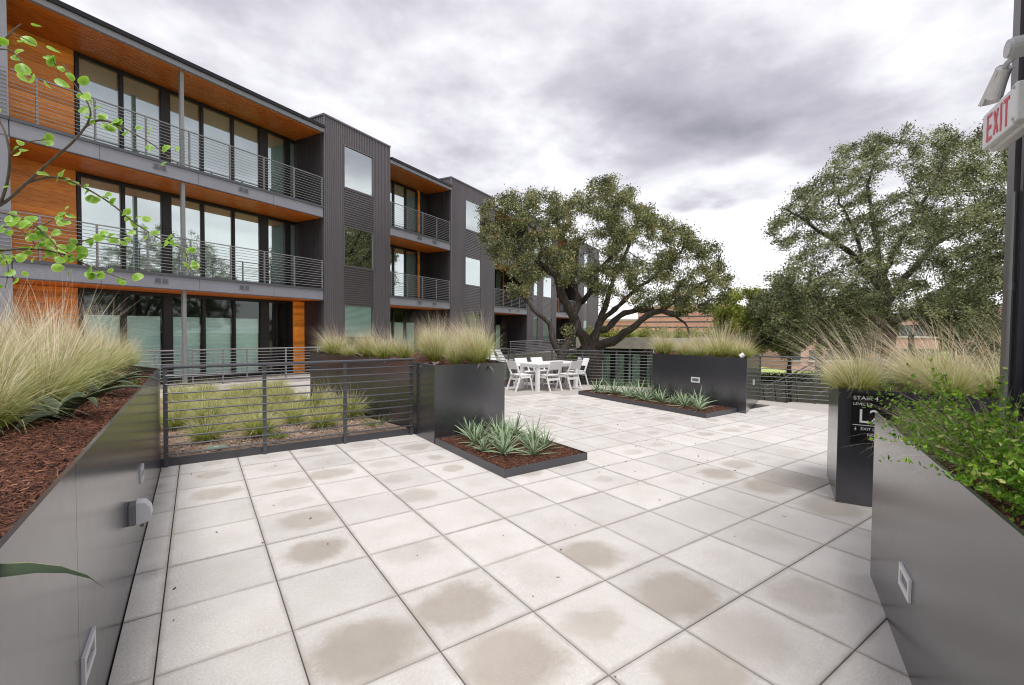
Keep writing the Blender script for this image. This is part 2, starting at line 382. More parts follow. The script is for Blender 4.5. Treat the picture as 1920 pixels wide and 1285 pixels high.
M_FAR = leafmat('far_tree_leaf', [(0, (0.05, 0.07, 0.03)), (1, (0.14, 0.17, 0.06))], 0.6)
M_BLOND = leafmat('feather_grass_blade', [(0, (0.09, 0.13, 0.015)), (0.5, (0.34, 0.40, 0.05)), (1, (0.62, 0.60, 0.14))], 0.5, 0.3,
                  (0.35, 0.95, (0.42, 0.42, 0.08), (0.98, 0.93, 0.72)))
M_GRASSG = leafmat('green_tuft_blade', [(0, (0.07, 0.12, 0.012)), (0.5, (0.30, 0.37, 0.045)), (1, (0.62, 0.60, 0.16))], 0.5, 0.3,
                   (0.45, 1.0, (0.38, 0.40, 0.10), (0.95, 0.88, 0.58)))
M_STALK = leafmat('seed_stalk', [(0, (0.42, 0.28, 0.16)), (0.5, (0.80, 0.68, 0.48)), (1, (0.97, 0.90, 0.74))], 0.6, 0.3)
M_SHRUB = leafmat('bright_shrub_leaf', [(0, (0.05, 0.15, 0.012)), (0.45, (0.17, 0.36, 0.025)), (0.8, (0.40, 0.60, 0.07)), (1, (0.78, 0.80, 0.30))], 0.35, 0.5)
M_ROUND = leafmat('round_leaf', [(0, (0.14, 0.30, 0.03)), (0.5, (0.30, 0.54, 0.05)), (0.85, (0.46, 0.66, 0.13)), (1, (0.80, 0.82, 0.50))], 0.4, 0.45)
M_YUCCA = leafmat('yucca_leaf', [(0, (0.15, 0.22, 0.12)), (0.45, (0.24, 0.33, 0.19)), (0.85, (0.42, 0.50, 0.31)), (1, (0.62, 0.66, 0.46))], 0.45, 0.15)
M_AGAVE = leafmat('agave_leaf', [(0, (0.02, 0.035, 0.016)), (0.7, (0.04, 0.065, 0.027)), (0.86, (0.08, 0.11, 0.045)), (1, (0.42, 0.44, 0.22))], 0.6, 0.05)
M_AGAVEP = leafmat('purple_agave_leaf', [(0, (0.06, 0.045, 0.05)), (0.7, (0.12, 0.09, 0.09)), (1, (0.45, 0.40, 0.34))], 0.4, 0.05)
M_TWIG = plain('grey_twig', (0.13, 0.095, 0.075), 0.8, 0.3, 30)
M_CUT = plain('pale_cut_wood', (0.42, 0.33, 0.26), 0.8, 0.2, 20)
def mulchmat(name, stops):
    M = Mat(name).set(Roughness=0.9)
    a = M.n('ShaderNodeAttribute'); a.attribute_name = 'v'
    M.base(M.ramp(a.outputs['Fac'], stops)); return M.m
M_CHIP = mulchmat('bark_mulch_chip', [(0, (0.035, 0.012, 0.007)), (0.5, (0.12, 0.042, 0.021)), (0.85, (0.22, 0.085, 0.042)), (1, (0.34, 0.16, 0.09))])
M_SOIL = plain('mulch_bed', (0.055, 0.022, 0.013), 0.95, 0.45, 25, bump=0.9)
M_GRAVB = plain('gravel_bed', (0.30, 0.21, 0.155), 0.95, 0.35, 30, bump=0.9)
M_PEBB = mulchmat('pebble', [(0, (0.16, 0.10, 0.07)), (0.5, (0.36, 0.25, 0.19)), (0.85, (0.5, 0.4, 0.33)), (1, (0.65, 0.58, 0.5))])

# ------------------------------------------------------------------ ground, podium, terrace
LOW = -3.35
g = MB(); g.box(-250, -250, LOW - 1.0, 350, 350, LOW); build(g, 'ground', M_GROUND, kind='structure')

U2 = V(0.8949, 0.4462); V2 = V(-0.4462, 0.8949)
P0 = V(4.03, 15.54)
def fac(t, s): return tuple(P0 + U2 * t + V2 * s)
PRM = [(-11, 3.0), (-11, 8.4), fac(-14, -1.0), fac(-14, 9), fac(60, 9), fac(60, -2.2), fac(11, -2.2), (8.3, 13.6), (6.7, 12.2), (2.3, 8.1), (2.95, 4.76), (-0.22, 4.76), (-0.22, 3.0)]
g = MB(); g.prism(PRM, LOW, -0.03); build(g, 'courtyard_pavement', M_CONC, kind='structure')
# terrace slab under the pavers
TER = [(-0.6, -4.5), (-0.6, 4.79), (2.97, 4.79), (2.6, 8.2), (6.72, 12.15), (8.15, 10.65), (11.30, 6.6), (11.62, 3.75), (14.9, -2.4), (13, -4.5)]
g = MB(); g.prism(TER, LOW, -0.050)
slab = build(g, 'terrace_paving', M_JOINT, kind='structure')
T = 0.6096
stains_and_dark_slab = [(0.91, 1.52, .95, .25), (0.91, 0.24, 1.0, .33), (1.48, 0.31, 1.0, .30), (1.5, -0.25, 1.0, .33), (2.6, 0.32, 1.0, .28), (2.69, -0.37, 1.0, .33),
            (2.04, -0.29, .6, .20), (2.21, -0.87, .9, .28), (2.69, -0.83, .6, .3), (3.37, -0.84, .55, .25), (0.33, 4.07, .6, .2), (0.33, 3.35, .7, .24), (0.97, 2.15, .75, .26),
            (1.01, 3.29, .6, .24), (1.45, 3.38, .8, .26), (2.09, 3.41, .45, .2), (2.03, 2.78, .4, .18), (2.0, 2.2, .6, .25), (5.73, 0.31, .8, .6), (5.3, 0.33, .9, .30), (5.23, -0.3, .8, .34),  # widest entry darkens one whole slab beside the sign planter
            (5.25, 0.89, .9, .26), (5.82, 0.98, .75, .24), (0.97, 2.7, .35, .2), (1.5, 1.1, .45, .22), (2.1, .3, .3, .2)]
clean = {(0, 4), (0, 3), (0, 2), (0, 1), (0, 0), (0, -1), (1, 1), (2, 2), (3, 1), (3, 2), (4, 1), (5, 1), (4, 2), (2, 1), (3, 0), (3, 3), (5, 0), (4, 0), (6, 0), (6, 1), (5, 2), (1, 4)}
def clip(poly, a, b):
    """keep what lies to the left of the line a->b"""
    out = []; a = V(*a); b = V(*b); n = V(-(b - a)[1], (b - a)[0]); n = n / np.linalg.norm(n)
    for i in range(len(poly)):
        p, q = V(*poly[i]), V(*poly[(i + 1) % len(poly)]); dp, dq = (p - a) @ n, (q - a) @ n
        if dp >= 0: out.append(tuple(p))
        if (dp >= 0) != (dq >= 0): out.append(tuple(p + (q - p) * dp / (dp - dq)))
    return out
E1, E2, E3 = (8.15, 10.65), (11.30, 6.6), (11.60, 3.8)
E4 = (14.9, -2.4)
tiles = []
h = T / 2 - 0.0028
for i in range(-1, 24):
    for j in range(-8, 20):
        cx, cy = (i + .5) * T, (j + .5) * T
        sq = [(cx - h, cy - h), (cx + h, cy - h), (cx + h, cy + h), (cx - h, cy + h)]
        p = sq
        if i == -1: p = clip(p, (-0.19, 10), (-0.19, -10))[::1] if False else [(max(x, -0.175), y) for x, y in p]
        if cx < 3.05 and cy > 4.6:
            if cy > 5.0: continue
            p = [(x, min(y, 4.70)) for x, y in p]
        if cx < 3.3 and cy > 5: continue
        if cy > 5.2: p = clip(p, E2, E1); p = clip(p, E1, (6.4, 12.0)) if p else p
        if cy < 4.4 and p: p = clip(p, E4, E3)
        if 3.3 < cy < 7.2 and p: p = clip(p, E3, E2)
        if not p or len(p) < 3: continue
        if p[0][0] == p[1][0] and len(p) == 4: continue
        # beyond the wall of the stair tower
        if (cx - 4.39) * U2[0] + (cy + 1.51) * U2[1] < 0.3 and (cx - 4.39) * V2[0] + (cy + 1.51) * V2[1] < -0.9: continue
        d = math.hypot(cx - CPOS[0], cy - CPOS[1])
        tiles.append((d, i, j, cx, cy, p, p is sq))
tiles.sort(key=lambda a: a[0])
# leave out tiles nothing of which can be seen (under the raised planters, behind the camera)
def inpoly(x, y, poly):
    c = False; n = len(poly)
    for k in range(n):
        x1, y1 = poly[k]; x2, y2 = poly[(k + 1) % n]
        if (y1 > y) != (y2 > y) and x < (x2 - x1) * (y - y1) / (y2 - y1) + x1: c = not c
    return c
BPOLY = [(3.04, 3.98), (4.28, 3.99), (5.45, 8.7), (2.20, 8.45), (3.04, 4.9)]
CPOLY = [(9.44, 2.80), (11.35, 3.52), (11.2, 6.5), (9.2, 4.96)]
tiles = [t for t in tiles if not inpoly(t[3], t[4], BPOLY) and not inpoly(t[3], t[4], CPOLY) and ((t[3] - CPOS[0]) * FW[0] + (t[4] - CPOS[1]) * FW[1]) > 0.2]
def paver_mesh(poly, dz=0.0):
    mb = MB(); n = len(poly); cx = sum(a for a, _ in poly) / n; cy = sum(b for _, b in poly) / n
    b = 0.003
    inn = [(x + (cx - x) * b / max(1e-3, math.hypot(cx - x, cy - y)) * 1.4, y + (cy - y) * b / max(1e-3, math.hypot(cx - x, cy - y)) * 1.4) for x, y in poly]
    vs = [(x, y, -0.045) for x, y in poly] + [(x, y, -0.003) for x, y in poly] + [(x, y, 0) for x, y in inn]
    fs = [(i, (i + 1) % n, n + (i + 1) % n, n + i) for i in range(n)] + [(n + i, n + (i + 1) % n, 2 * n + (i + 1) % n, 2 * n + i) for i in range(n)] + [tuple(range(2 * n, 3 * n))]
    mb.add(vs, fs); return mb
full = paver_mesh([(-h, -h), (h, -h), (h, h), (-h, h)]).mesh('paver')
full.materials.append(M_PAVER)
far_mb = MB()
for k, (d, i, j, cx, cy, p, whole) in enumerate(tiles):
    tilt = random.uniform(-0.0012, 0.0012)
    if k >= 300:
        q = paver_mesh([(x - 0, y - 0) for x, y in p]); far_mb.add(q.v, q.f); continue
    me = full if whole else paver_mesh([(x - cx, y - cy) for x, y in p]).mesh('paver')
    o = link('paver', me, M_PAVER, slab, loc=(cx, cy, tilt), rot=(random.uniform(-.0016, .0016), random.uniform(-.0016, .0016), 0))
    st = None
    for sx, sy, a, r in stains_and_dark_slab:
        if abs(sx - cx) < T / 2 and abs(sy - cy) < T / 2: st = (sx - cx + .5, sy - cy + .5, a, r)
    if st is None:
        if (i, j) in clean or (d < 3.2 and random.random() < .75): st = (.5, .5, random.uniform(0, .12), .2)
        else: st = (.5 + random.uniform(-.05, .05), .5 + random.uniform(-.05, .05), random.choice([.08, .15, .3, .5, .7]) * (1 if d > 5 else .5), random.uniform(.13, .24))
    o.color = st
if far_mb.v: build(far_mb, 'far_pavers', M_PAVER, slab, kind='stuff').color = (.5, .5, 0, .2)

# ------------------------------------------------------------------ mulch, pebbles
def tri_sample(poly, n):
    poly = np.array(poly, float); x0, y0 = poly.min(0); x1, y1 = poly.max(0); out = []
    while len(out) < n:
        a = rng.uniform((x0, y0), (x1, y1), (n * 2, 2))
        for q in a:
            if inpoly(q[0], q[1], [tuple(z) for z in poly]): out.append(q)
            if len(out) >= n: break
    return np.array(out)
def chips(name, poly, z, n, mat, parent, L=(0.012, 0.05), W=(0.003, 0.009), lift=0.02, near=None, hill=0.0):
    P = tri_sample(poly, n)
    P = P[[all(inpoly(x + a, y + b, poly) for a, b in ((.03, 0), (-.03, 0), (0, .03), (0, -.03))) for x, y in P]]; n = len(P)
    l = rng.uniform(*L, n); w = rng.uniform(*W, n)
    az = rng.uniform(0, 2 * np.pi, n); tl = rng.normal(0, 0.35, n); ro = rng.uniform(-.6, .6, n)
    d = np.stack([np.cos(az) * np.cos(tl), np.sin(az) * np.cos(tl), np.sin(tl)], 1)
    s = np.stack([-np.sin(az) * np.cos(ro), np.cos(az) * np.cos(ro), np.sin(ro)], 1)
    c = np.c_[P, z + rng.uniform(0, lift, n)]
    hh = np.cross(d, s) * 0.0015
    vs = np.stack([c - d * l[:, None] / 2 - s * w[:, None] / 2, c + d * l[:, None] / 2 - s * w[:, None] / 3, c + d * l[:, None] / 2 + s * w[:, None] / 3, c - d * l[:, None] / 2 + s * w[:, None] / 2,
                   c + hh * 2], 1).reshape(-1, 3)
    b = np.arange(n)[:, None] * 5
    tr = np.concatenate([b + np.array([0, 1, 4]), b + np.array([1, 2, 4]), b + np.array([2, 3, 4]), b + np.array([3, 0, 4])])
    v = np.repeat(np.clip(rng.normal(.42, .26, n), 0, 1), 5)
    return link(name, mesh_np(name, vs, None, tr, {'v': v}), mat, parent, kind='stuff')
def bed(name, poly, z, mat, parent, kind='stuff', bump=0.012, res=0.045):
    """uneven soil surface: grid clipped to the polygon by dropping outside cells, edges tucked under the rim"""
    P = np.array(poly); x0, y0 = P.min(0); x1, y1 = P.max(0)
    nx, ny = max(2, int((x1 - x0) / res)), max(2, int((y1 - y0) / res))
    xs = np.linspace(x0, x1, nx + 1); ys = np.linspace(y0, y1, ny + 1)
    X, Y = np.meshgrid(xs, ys, indexing='ij')
    Z = z + bump * (np.sin(X * 7.1 + Y * 3) * np.cos(Y * 9.3 - X * 2) + rng.normal(0, .5, X.shape))
    vid = -np.ones(X.shape, int); co = []; fs = []
    for i in range(nx):
        for j in range(ny):
            if all(inpoly(xs[i + a], ys[j + b], poly) for a in (0, 1) for b in (0, 1)):
                q = []
                for a, b in ((i, j), (i + 1, j), (i + 1, j + 1), (i, j + 1)):
                    if vid[a, b] < 0: vid[a, b] = len(co); co.append((X[a, b], Y[a, b], Z[a, b]))
                    q.append(vid[a, b])
                fs.append(q)
    c0 = len(co); cxm = sum(a for a, _ in poly) / len(poly); cym = sum(b for _, b in poly) / len(poly)
    ring = [(cxm + (a - cxm) * .997, cym + (b - cym) * .997, z - bump * 1.2) for a, b in poly]
    co += ring + [(cxm, cym, z - bump * 1.2)]; k = len(ring)
    tris = np.array([(c0 + i, c0 + (i + 1) % k, c0 + k) for i in range(k)])
    return link(name, mesh_np(name, co, np.array(fs), tris, smooth=True), mat, parent, kind=kind)

# ------------------------------------------------------------------ planters
def planter(name, label, poly, z0, z1, mulch_z, nchips, cam_edges=None, seams=1.25, mat=M_PLANTER, lip=0.016, chip_poly=None):
    """poly counter-clockwise; each sheet-metal side a part, folded lip on top, mulch inside"""
    root = thing(name, label, 'planter', loc=(poly[0][0], poly[0][1], z0))
    off = (poly[0][0], poly[0][1], z0); n = len(poly)
    cx = sum(p[0] for p in poly) / n; cy = sum(p[1] for p in poly) / n
    for i in range(n):
        a, b = V(*poly[i]), V(*poly[(i + 1) % n]); d = b - a; L = np.linalg.norm(d); d /= L; nn = V(-d[1], d[0])   # inward for ccw
        k = max(1, int(round(L / seams)))
        for j in range(k):
            p = a + d * (L * j / k + (0.0015 if j else 0)); q = a + d * (L * (j + 1) / k - (0.0015 if j < k - 1 else 0))
            mb = MB()
            th = 0.006
            mb.prism([tuple(p), tuple(q), tuple(q + nn * th), tuple(p + nn * th)], z0 + 0.001, z1)
            mb.prism([tuple(p + nn * (th + .0002)), tuple(q + nn * (th + .0002)), tuple(q + nn * lip), tuple(p + nn * lip)], z1 - 0.006, z1 - 0.0006)
            build(mb, 'side_panel', mat, root, off=off)
    m_ = bed('mulch', poly, mulch_z, M_SOIL, root); m_.location = (-off[0], -off[1], -off[2])
    c_ = chips('mulch_chips', chip_poly or poly, mulch_z, nchips, M_CHIP, m_, lift=0.03)
    return root
LPOLY = [(-0.18, -2.2), (-0.18, 4.72), (-0.9, 6.3), (-4.5, 6.3), (-4.5, -2.2)]
planter('tall_planter', 'long tall grey steel planter wall with a grey socket cover and blond grasses above', LPOLY, 0.0, 1.19, 1.10, 200, seams=2.44, chip_poly=[(-0.2, -0.6), (-0.2, 1), (-1, 1), (-1, -0.6)])
P_B = planter('tall_planter', 'tall slate grey steel planter behind the slat fence with a low yucca bed before it', BPOLY, 0.0, 1.155, 1.09, 9000)
P_C = planter('tall_planter', 'tall slate grey steel planter with one recessed step light beside the white dining table', CPOLY, 0.0, 1.14, 1.07, 6000)
DPOLY = [(5.40, -0.27), (6.33, 0.16), (7.6, -2.3), (6.45, -2.4)]
DPOLY = [DPOLY[0], DPOLY[3], DPOLY[2], DPOLY[1]]
P_D = planter('tall_planter', 'tall dark steel planter carrying the black stair sign', DPOLY, 0.0, 1.13, 1.06, 5000, seams=3)
EPOLY = [(4.03, -0.98), (1.75, -2.05), (2.08, -2.66), (4.36, -1.52)]
P_E = planter('tall_planter', 'tall grey steel planter wall with green trailing shrubs spilling over its sloping top edge', EPOLY, 0.0, 1.135, 1.05, 5000, seams=2.6)
# dense chips for the near part of the long planter
for ob in bpy.data.objects:
    if ob.name == 'mulch_chips': long_mulch = ob.parent; break
chips('mulch_chips', [(-0.19, -0.7), (-0.19, 2.4), (-1.2, 2.4), (-1.2, -0.7)], 1.10, 30000, M_CHIP, long_mulch, L=(0.012, 0.045), W=(.002, .006), lift=0.03)
chips('mulch_chips', [(-0.19, 2.4), (-0.19, 4.7), (-0.8, 5.8), (-1.6, 5.8), (-1.6, 2.4)], 1.10, 9000, M_CHIP, long_mulch, lift=0.03)

def low_bed(label, poly, n):
    root = thing('low_planter_bed', label, 'planter', loc=(poly[0][0], poly[0][1], 0)); off = (poly[0][0], poly[0][1], 0)
    k = len(poly)
    for i in range(k):
        a, b = V(*poly[i]), V(*poly[(i + 1) % k]); d = (b - a) / np.linalg.norm(b - a); nn = V(-d[1], d[0])
        mb = MB(); mb.prism([tuple(a), tuple(b), tuple(b + nn * .012), tuple(a + nn * .012)], 0.001, 0.098)
        build(mb, 'edging', M_FENCE, root, off=off)
    m_ = bed('mulch', poly, 0.072, M_SOIL, root, bump=0.008); m_.location = (-off[0], -off[1], 0)
    chips('mulch_chips', poly, 0.072, n, M_CHIP, m_, lift=0.028)
    return root
low_bed('low square edged bed of striped yuccas in front of the tall slate planter', [(3.04, 2.13), (4.35, 2.15), (4.35, 3.96), (3.04, 3.96)], 16000)
low_bed('long low edged yucca bed running along the planter beside the dining table', [(8.27, 2.95), (9.40, 2.97), (9.14, 6.70), (8.40, 6.68)], 9000)
low_bed('small low yucca bed by the fence behind the dining chairs', [(7.0, 9.15), (7.9, 8.95), (8.5, 9.8), (7.6, 10.6)], 1200)

# gravel garden
GPOLY = [(-0.18, 4.80), (2.97, 4.80), (3.0, 4.95), (2.22, 8.2), (2.22, 12.9), (-0.9, 10.6), (-0.9, 6.3)]
gb = bed('gravel_garden', GPOLY, 0.085, M_GRAVB, None, kind='structure', bump=0.01, res=0.1)
chips('pebbles', [(-0.15, 4.82), (2.94, 4.82), (2.9, 5.0), (2.3, 8.2), (-0.8, 8.2), (-0.8, 6.3)], 0.085, 22000, M_PEBB, gb, L=(0.012, 0.03), W=(0.01, 0.024), lift=0.015)

lt_ = chips('leaf_litter', [(-.1, -.9), (2.9, -.9), (2.9, 4.6), (-.1, 4.6)], .002, 34, M_CHIP, None, L=(.012, .03), W=(.006, .014), lift=.003)
lt2 = chips('leaf_litter', [(3.2, -1.0), (5.2, -.4), (8.2, 3), (8.2, 7), (4.5, 3.8)], .002, 60, M_CHIP, None, L=(.015, .035), W=(.008, .016), lift=.003)

# ------------------------------------------------------------------ fences
def fence(label, a, b, ztop, posts, nrails, step, zkerb=None, kerb_off=0.0, r=0.0105, rt=0.021, pw=0.045, post_z0=0.0, mat=M_FENCE, double_post=(), post_drop=0.0):
    a, b = V(*a), V(*b); L = np.linalg.norm(b - a); d = (b - a) / L; nn = V(-d[1], d[0])
    root = thing('slat_fence', label, 'fence', loc=(a[0], a[1], 0), rot=math.atan2(d[1], d[0]))
    mb = MB(); mb.tube((-pw / 2, 0, ztop - rt), (L + pw / 2, 0, ztop - rt), rt, 10); build(mb, 'top_rail', mat, root)
    for t in posts:
        mb = MB(); mb.box(t - pw / 2, -.008, post_z0 - post_drop, t + pw / 2, .008 + pw * .3, ztop - 2 * rt + .004)
        build(mb, 'post', mat, root)
    for k in range(1, nrails + 1):
        z = ztop - rt - step * k
        mb = MB(); mb.tube((0, -.012, z), (L, -.012, z), r, 6); build(mb, 'rail', mat, root)
    if zkerb:
        mb = MB(); mb.box(-.05, .03, .001, L + .04, .045, zkerb); build(mb, 'kerb_plate', mat, root)
    return root
fence('near dark slat fence of ten round rails in front of the gravel garden', (-0.13, 4.69), (3.0, 4.71), 1.225, [0.0, 1.05, 2.09, 3.11], 10, 0.105, zkerb=0.10)
fence('dark slat fence behind the white dining table', (7.3, 11.8), (11.30, 6.6), 1.07, [0.3, 1.4, 2.05, 2.25, 3.5, 4.47, 5.5, 6.5], 10, 0.094)
fence('dark slat fence at the terrace end beside the green lawn', (11.56, 3.64), (14.6, -2.0), 1.10, [0.03, 1.18, 2.4, 3.6, 4.8, 6.3], 10, 0.098)

# ------------------------------------------------------------------ apartment building (local x along the front, y into the building)
BR = math.atan2(U2[1], U2[0])
bld = thing('apartment_building', 'long three storey apartment block with cedar balconies and ribbed brown towers', 'building', loc=(P0[0], P0[1], 0), rot=BR)
SLABS = [3.07, 6.06]           # balcony floor levels
ROOFZ = 8.75
def ribbed(mb, t0, t1, z0, z1, y=0.0, pitch=0.086, depth=0.022, vertical=True):
    """box-rib cladding sheet in the plane y, ribs towards -y"""
    if vertical:
        n = max(1, int(round((t1 - t0) / pitch))); p = (t1 - t0) / n
        for k in range(n):
            a = t0 + k * p; xs = [a, a + p * .5, a + p * .58, a + p * .92, a + p]; ys = [y, y, y - depth, y - depth, y]
            for i in range(4): mb.quad((xs[i], ys[i], z0), (xs[i + 1], ys[i + 1], z0), (xs[i + 1], ys[i + 1], z1), (xs[i], ys[i], z1))
    else:
        n = max(1, int(round((z1 - z0) / pitch))); p = (z1 - z0) / n
        for k in range(n):
            a = z0 + k * p; zs = [a, a + p * .45, a + p * .55, a + p * .92, a + p]; ys = [y, y, y - depth, y - depth, y]
            for i in range(4): mb.quad((t0, ys[i], zs[i]), (t1, ys[i], zs[i]), (t1, ys[i + 1], zs[i + 1]), (t0, ys[i + 1], zs[i + 1]))
def tower(t0, t1, wins, z0=-0.03, top=9.45, depth=6.0, slim=False):
    w0, w1 = wins[0][0], wins[-1][1]
    mb = MB()
    for a, b in ((t0 + .03, w0 - .04), (w1 + .04, t1 - .03)): ribbed(mb, a, b, z0, top - .06)
    for i in range(len(wins) - 1): ribbed(mb, wins[i][1] + .04, wins[i + 1][0] - .04, z0, top - .06)
    for a, b in wins: ribbed(mb, a - .04, b + .04, 8.66, top - .06); ribbed(mb, a - .04, b + .04, z0, 0.62)
    # ribbed sides
    def side(x, sgn):
        n = int((depth - .1) / .09); p = (depth - .1) / n
        for k in range(n):
            a = .05 + k * p; ys = [a, a + p * .5, a + p * .58, a + p * .92, a + p]; xs = [x, x, x + sgn * .02, x + sgn * .02, x]
            for i in range(4): mb.quad((xs[i], ys[i], z0), (xs[i + 1], ys[i + 1], z0), (xs[i + 1], ys[i + 1], top - .06), (xs[i], ys[i], top - .06))
    side(t0 + .03, -1); side(t1 - .03, 1)
    mb.box(t0 + .034, .055, z0, t1 - .034, depth, top - .1)      # backing body
    tw = build(mb, 'tower_cladding', M_TOWER, bld)
    c = MB(); c.box(t0 - .02, -.045, top - .06, t1 + .02, depth + .05, top)
    for x in (t0, t1 - .05): c.box(x, -.03, z0, x + .05, .03, top - .062)
    build(c, 'tower_trim', M_TOWER, bld)
    for a, b in wins:
        for (za, zb) in ((7.08, 8.62), (4.11, 5.57), (0.95, 2.56)):
            fr = MB()
            for q in ((a, za - .05, b, za), (a, zb, b, zb + .04)): fr.box(q[0] - .04, -.035, q[1], q[2] + .04, .05, q[3])
            for x in (a - .04, b): fr.box(x, -.034, za, x + .04, .05, zb)
            f = build(fr, 'window', M_TOWER, bld)
            pn = MB(); pn.quad((a, .01, za), (b, .01, za), (b, .01, zb), (a, .01, zb)); build(pn, 'pane', M_GLASS if za > 3 else M_GLASS1, f)
            if za < 3:
                blind(f, a + .02, b - .02, .85 if slim else 1.35, zb - .01, .04)
            else:
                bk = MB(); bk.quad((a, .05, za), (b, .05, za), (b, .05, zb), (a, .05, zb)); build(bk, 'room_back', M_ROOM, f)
        for (za, zb) in ((5.61, 7.03), (2.60, 4.06), (0.62, .90)):
            r_ = MB(); ribbed(r_, a - .04, b + .04, za, zb, y=.02, pitch=0.088, depth=.04, vertical=False); build(r_, 'ribbed_panel', M_TOWER, bld)
def blind(parent, a, b, z0, z1, y):
    n = max(2, int((z1 - z0) / 0.045)); p = (z1 - z0) / n; mb = MB()
    for k in range(n):
        za = z0 + k * p
        mb.quad((a, y, za), (b, y, za), (b, y + .018, za + p / 2), (a, y + .018, za + p / 2))
        mb.quad((a, y + .018, za + p / 2), (b, y + .018, za + p / 2), (b, y, za + p), (a, y, za + p))
    build(mb, 'blind', M_SHADE, parent)

def balcony(t0, t1, zs, nrail_posts, joints, vents, rail=True, posts=None):
    zb = zs - 0.36
    fc = MB(); edges = [t0] + list(joints) + [t1]
    first = None
    for i in range(len(edges) - 1):
        mb = MB(); mb.box(edges[i] + .004, .0, zb + .012, edges[i + 1] - .004, .05, zs - .02)
        f = build(mb, 'fascia_panel', M_FASCIA, bld)
    mb = MB(); mb.box(t0, -.03, zs - .018, t1, .05, zs + .055); mb.box(t0, .012, zb + .014, t1, .06, zs - .02); mb.box(t0, -.012, zb - .012, t1, .05, zb + .010)
    mb.box(t0, .0605, zb + .02, t1, 1.7, zs - .001)
    sl = build(mb, 'balcony_slab', M_FASCIA_D, bld)
    for tv in vents:
        mb = MB(); mb.box(tv - .16, -.018, zs - .21, tv + .16, -.0005, zs - .08)
        v_ = build(mb, 'vent', M_FASCIA, bld)
        lv = MB()
        for dx in (-.145, .01):
            for q in range(4): lv.box(tv + dx, -.023, zs - .20 + q * .03, tv + dx + .135, -.0185, zs - .182 + q * .03)
        build(lv, 'louvre', M_FASCIA_D, v_)
    if rail:
        zt = zs + 1.06
        mb = MB(); mb.box(t0 + .02, -.015, zt - .012, t1 - .02, .03, zt + .012); rl = build(mb, 'railing', M_RAIL, bld)
        for q in posts:
            mb = MB(); mb.box(q - .018, -.012, zs + .02, q + .018, .028, zt - .013); build(mb, 'post', M_RAIL, rl)
        for k in range(1, 12):
            z = zt - .084 * k; mb = MB(); mb.tube((t0 + .02, -.022, z), (t1 - .02, -.022, z), .0078, 5, caps=False); build(mb, 'rail', M_RAIL, rl)
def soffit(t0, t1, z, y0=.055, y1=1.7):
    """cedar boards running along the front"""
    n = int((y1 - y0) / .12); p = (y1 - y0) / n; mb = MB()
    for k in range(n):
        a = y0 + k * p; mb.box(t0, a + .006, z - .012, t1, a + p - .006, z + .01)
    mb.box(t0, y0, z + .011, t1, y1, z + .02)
    build(mb, 'soffit_boards', M_SOFFIT_SHADED, bld, kind='stuff')
def board_panel(t0, t1, z0, z1, y, axis='x'):
    n = int(round((z1 - z0) / .135)); p = (z1 - z0) / n
    base = MB(); base.box(t0, y + .012, z0, t1, y + .05, z1); pb = build(base, 'cedar_panel', M_CEDAR, bld)
    me = MB().box(0, 0, 0.004, t1 - t0, .0115, p - .009).mesh('board')
    for k in range(n): link('board', me, M_CEDAR, pb, loc=(t0, y + random.uniform(0, .0015), z0 + k * p))
def window_wall(z0, z1, y, items, kind='upper'):
    """items: list of ('p',a,b) pane / ('m',a,b) mullion post"""
    a0, b0 = items[0][1], items[-1][2]
    fr = MB(); fr.box(a0, y - .03, z1, b0, y + .06, z1 + .10); fr.box(a0, y - .03, z0 - .08, b0, y + .06, z0)
    for it in items:
        if it[0] == 'm': fr.box(it[1], y - .055, z0, it[2], y + .06, z1)
    f = build(fr, 'window_frame', M_FRAME, bld)
    for it in items:
        if it[0] != 'p': continue
        a, b = it[1] + .015, it[2] - .015
        w = MB()
        for x in (a - .015, b): w.box(x, y - .04, z0, x + .015 + .012, y + .02, z1)
        wn = build(w, 'window', M_FRAME, bld)
        pn = MB(); pn.quad((a, y, z0), (b, y, z0), (b, y, z1), (a, y, z1)); build(pn, 'pane', M_GLASS if kind == 'upper' else M_GLASS1, wn)
        if kind == 'lower' and it[-1] != 'clear': blind(wn, a + .03, b - .03, z0 + .02, z1 - (z1 - z0) * .24, y + .05)
        elif kind == 'upper':
            c = MB(); zz = z0 + .02; c.box(a + .01, y + .06, zz, b - .01, y + .065, z1 - .01); build(c, 'brightening_sheet', M_BRIGHTEN, wn)  # pale sheet added behind the glass to brighten it and even its tone
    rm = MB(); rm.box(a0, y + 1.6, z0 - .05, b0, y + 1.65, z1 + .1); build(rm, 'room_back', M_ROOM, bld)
def side_wall(t, y0, y1, z0, z1, sgn):
    mb = MB(); n = int((y1 - y0) / .2); p = (y1 - y0) / n
    for k in range(n): mb.box(t, y0 + k * p + .004, z0, t + sgn * .03, y0 + (k + 1) * p - .004, z1)
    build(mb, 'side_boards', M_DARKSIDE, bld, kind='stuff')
def std_items(scale=1.0, end='glass'):
    L = [('m', -6.36, -6.30), ('p', -6.30, -5.43), ('m', -5.43, -5.37), ('p', -5.37, -4.46), ('m', -4.46, -4.24), ('p', -4.24, -3.38), ('m', -3.38, -3.32), ('p', -3.32, -2.43),
         ('m', -2.43, -2.37), ('p', -2.37, -1.48), ('m', -1.48, -1.19), ('p', -1.19, -.50), ('m', -.50, -.32), ('p', -.32, -.03)]
    return L
WY = 1.5
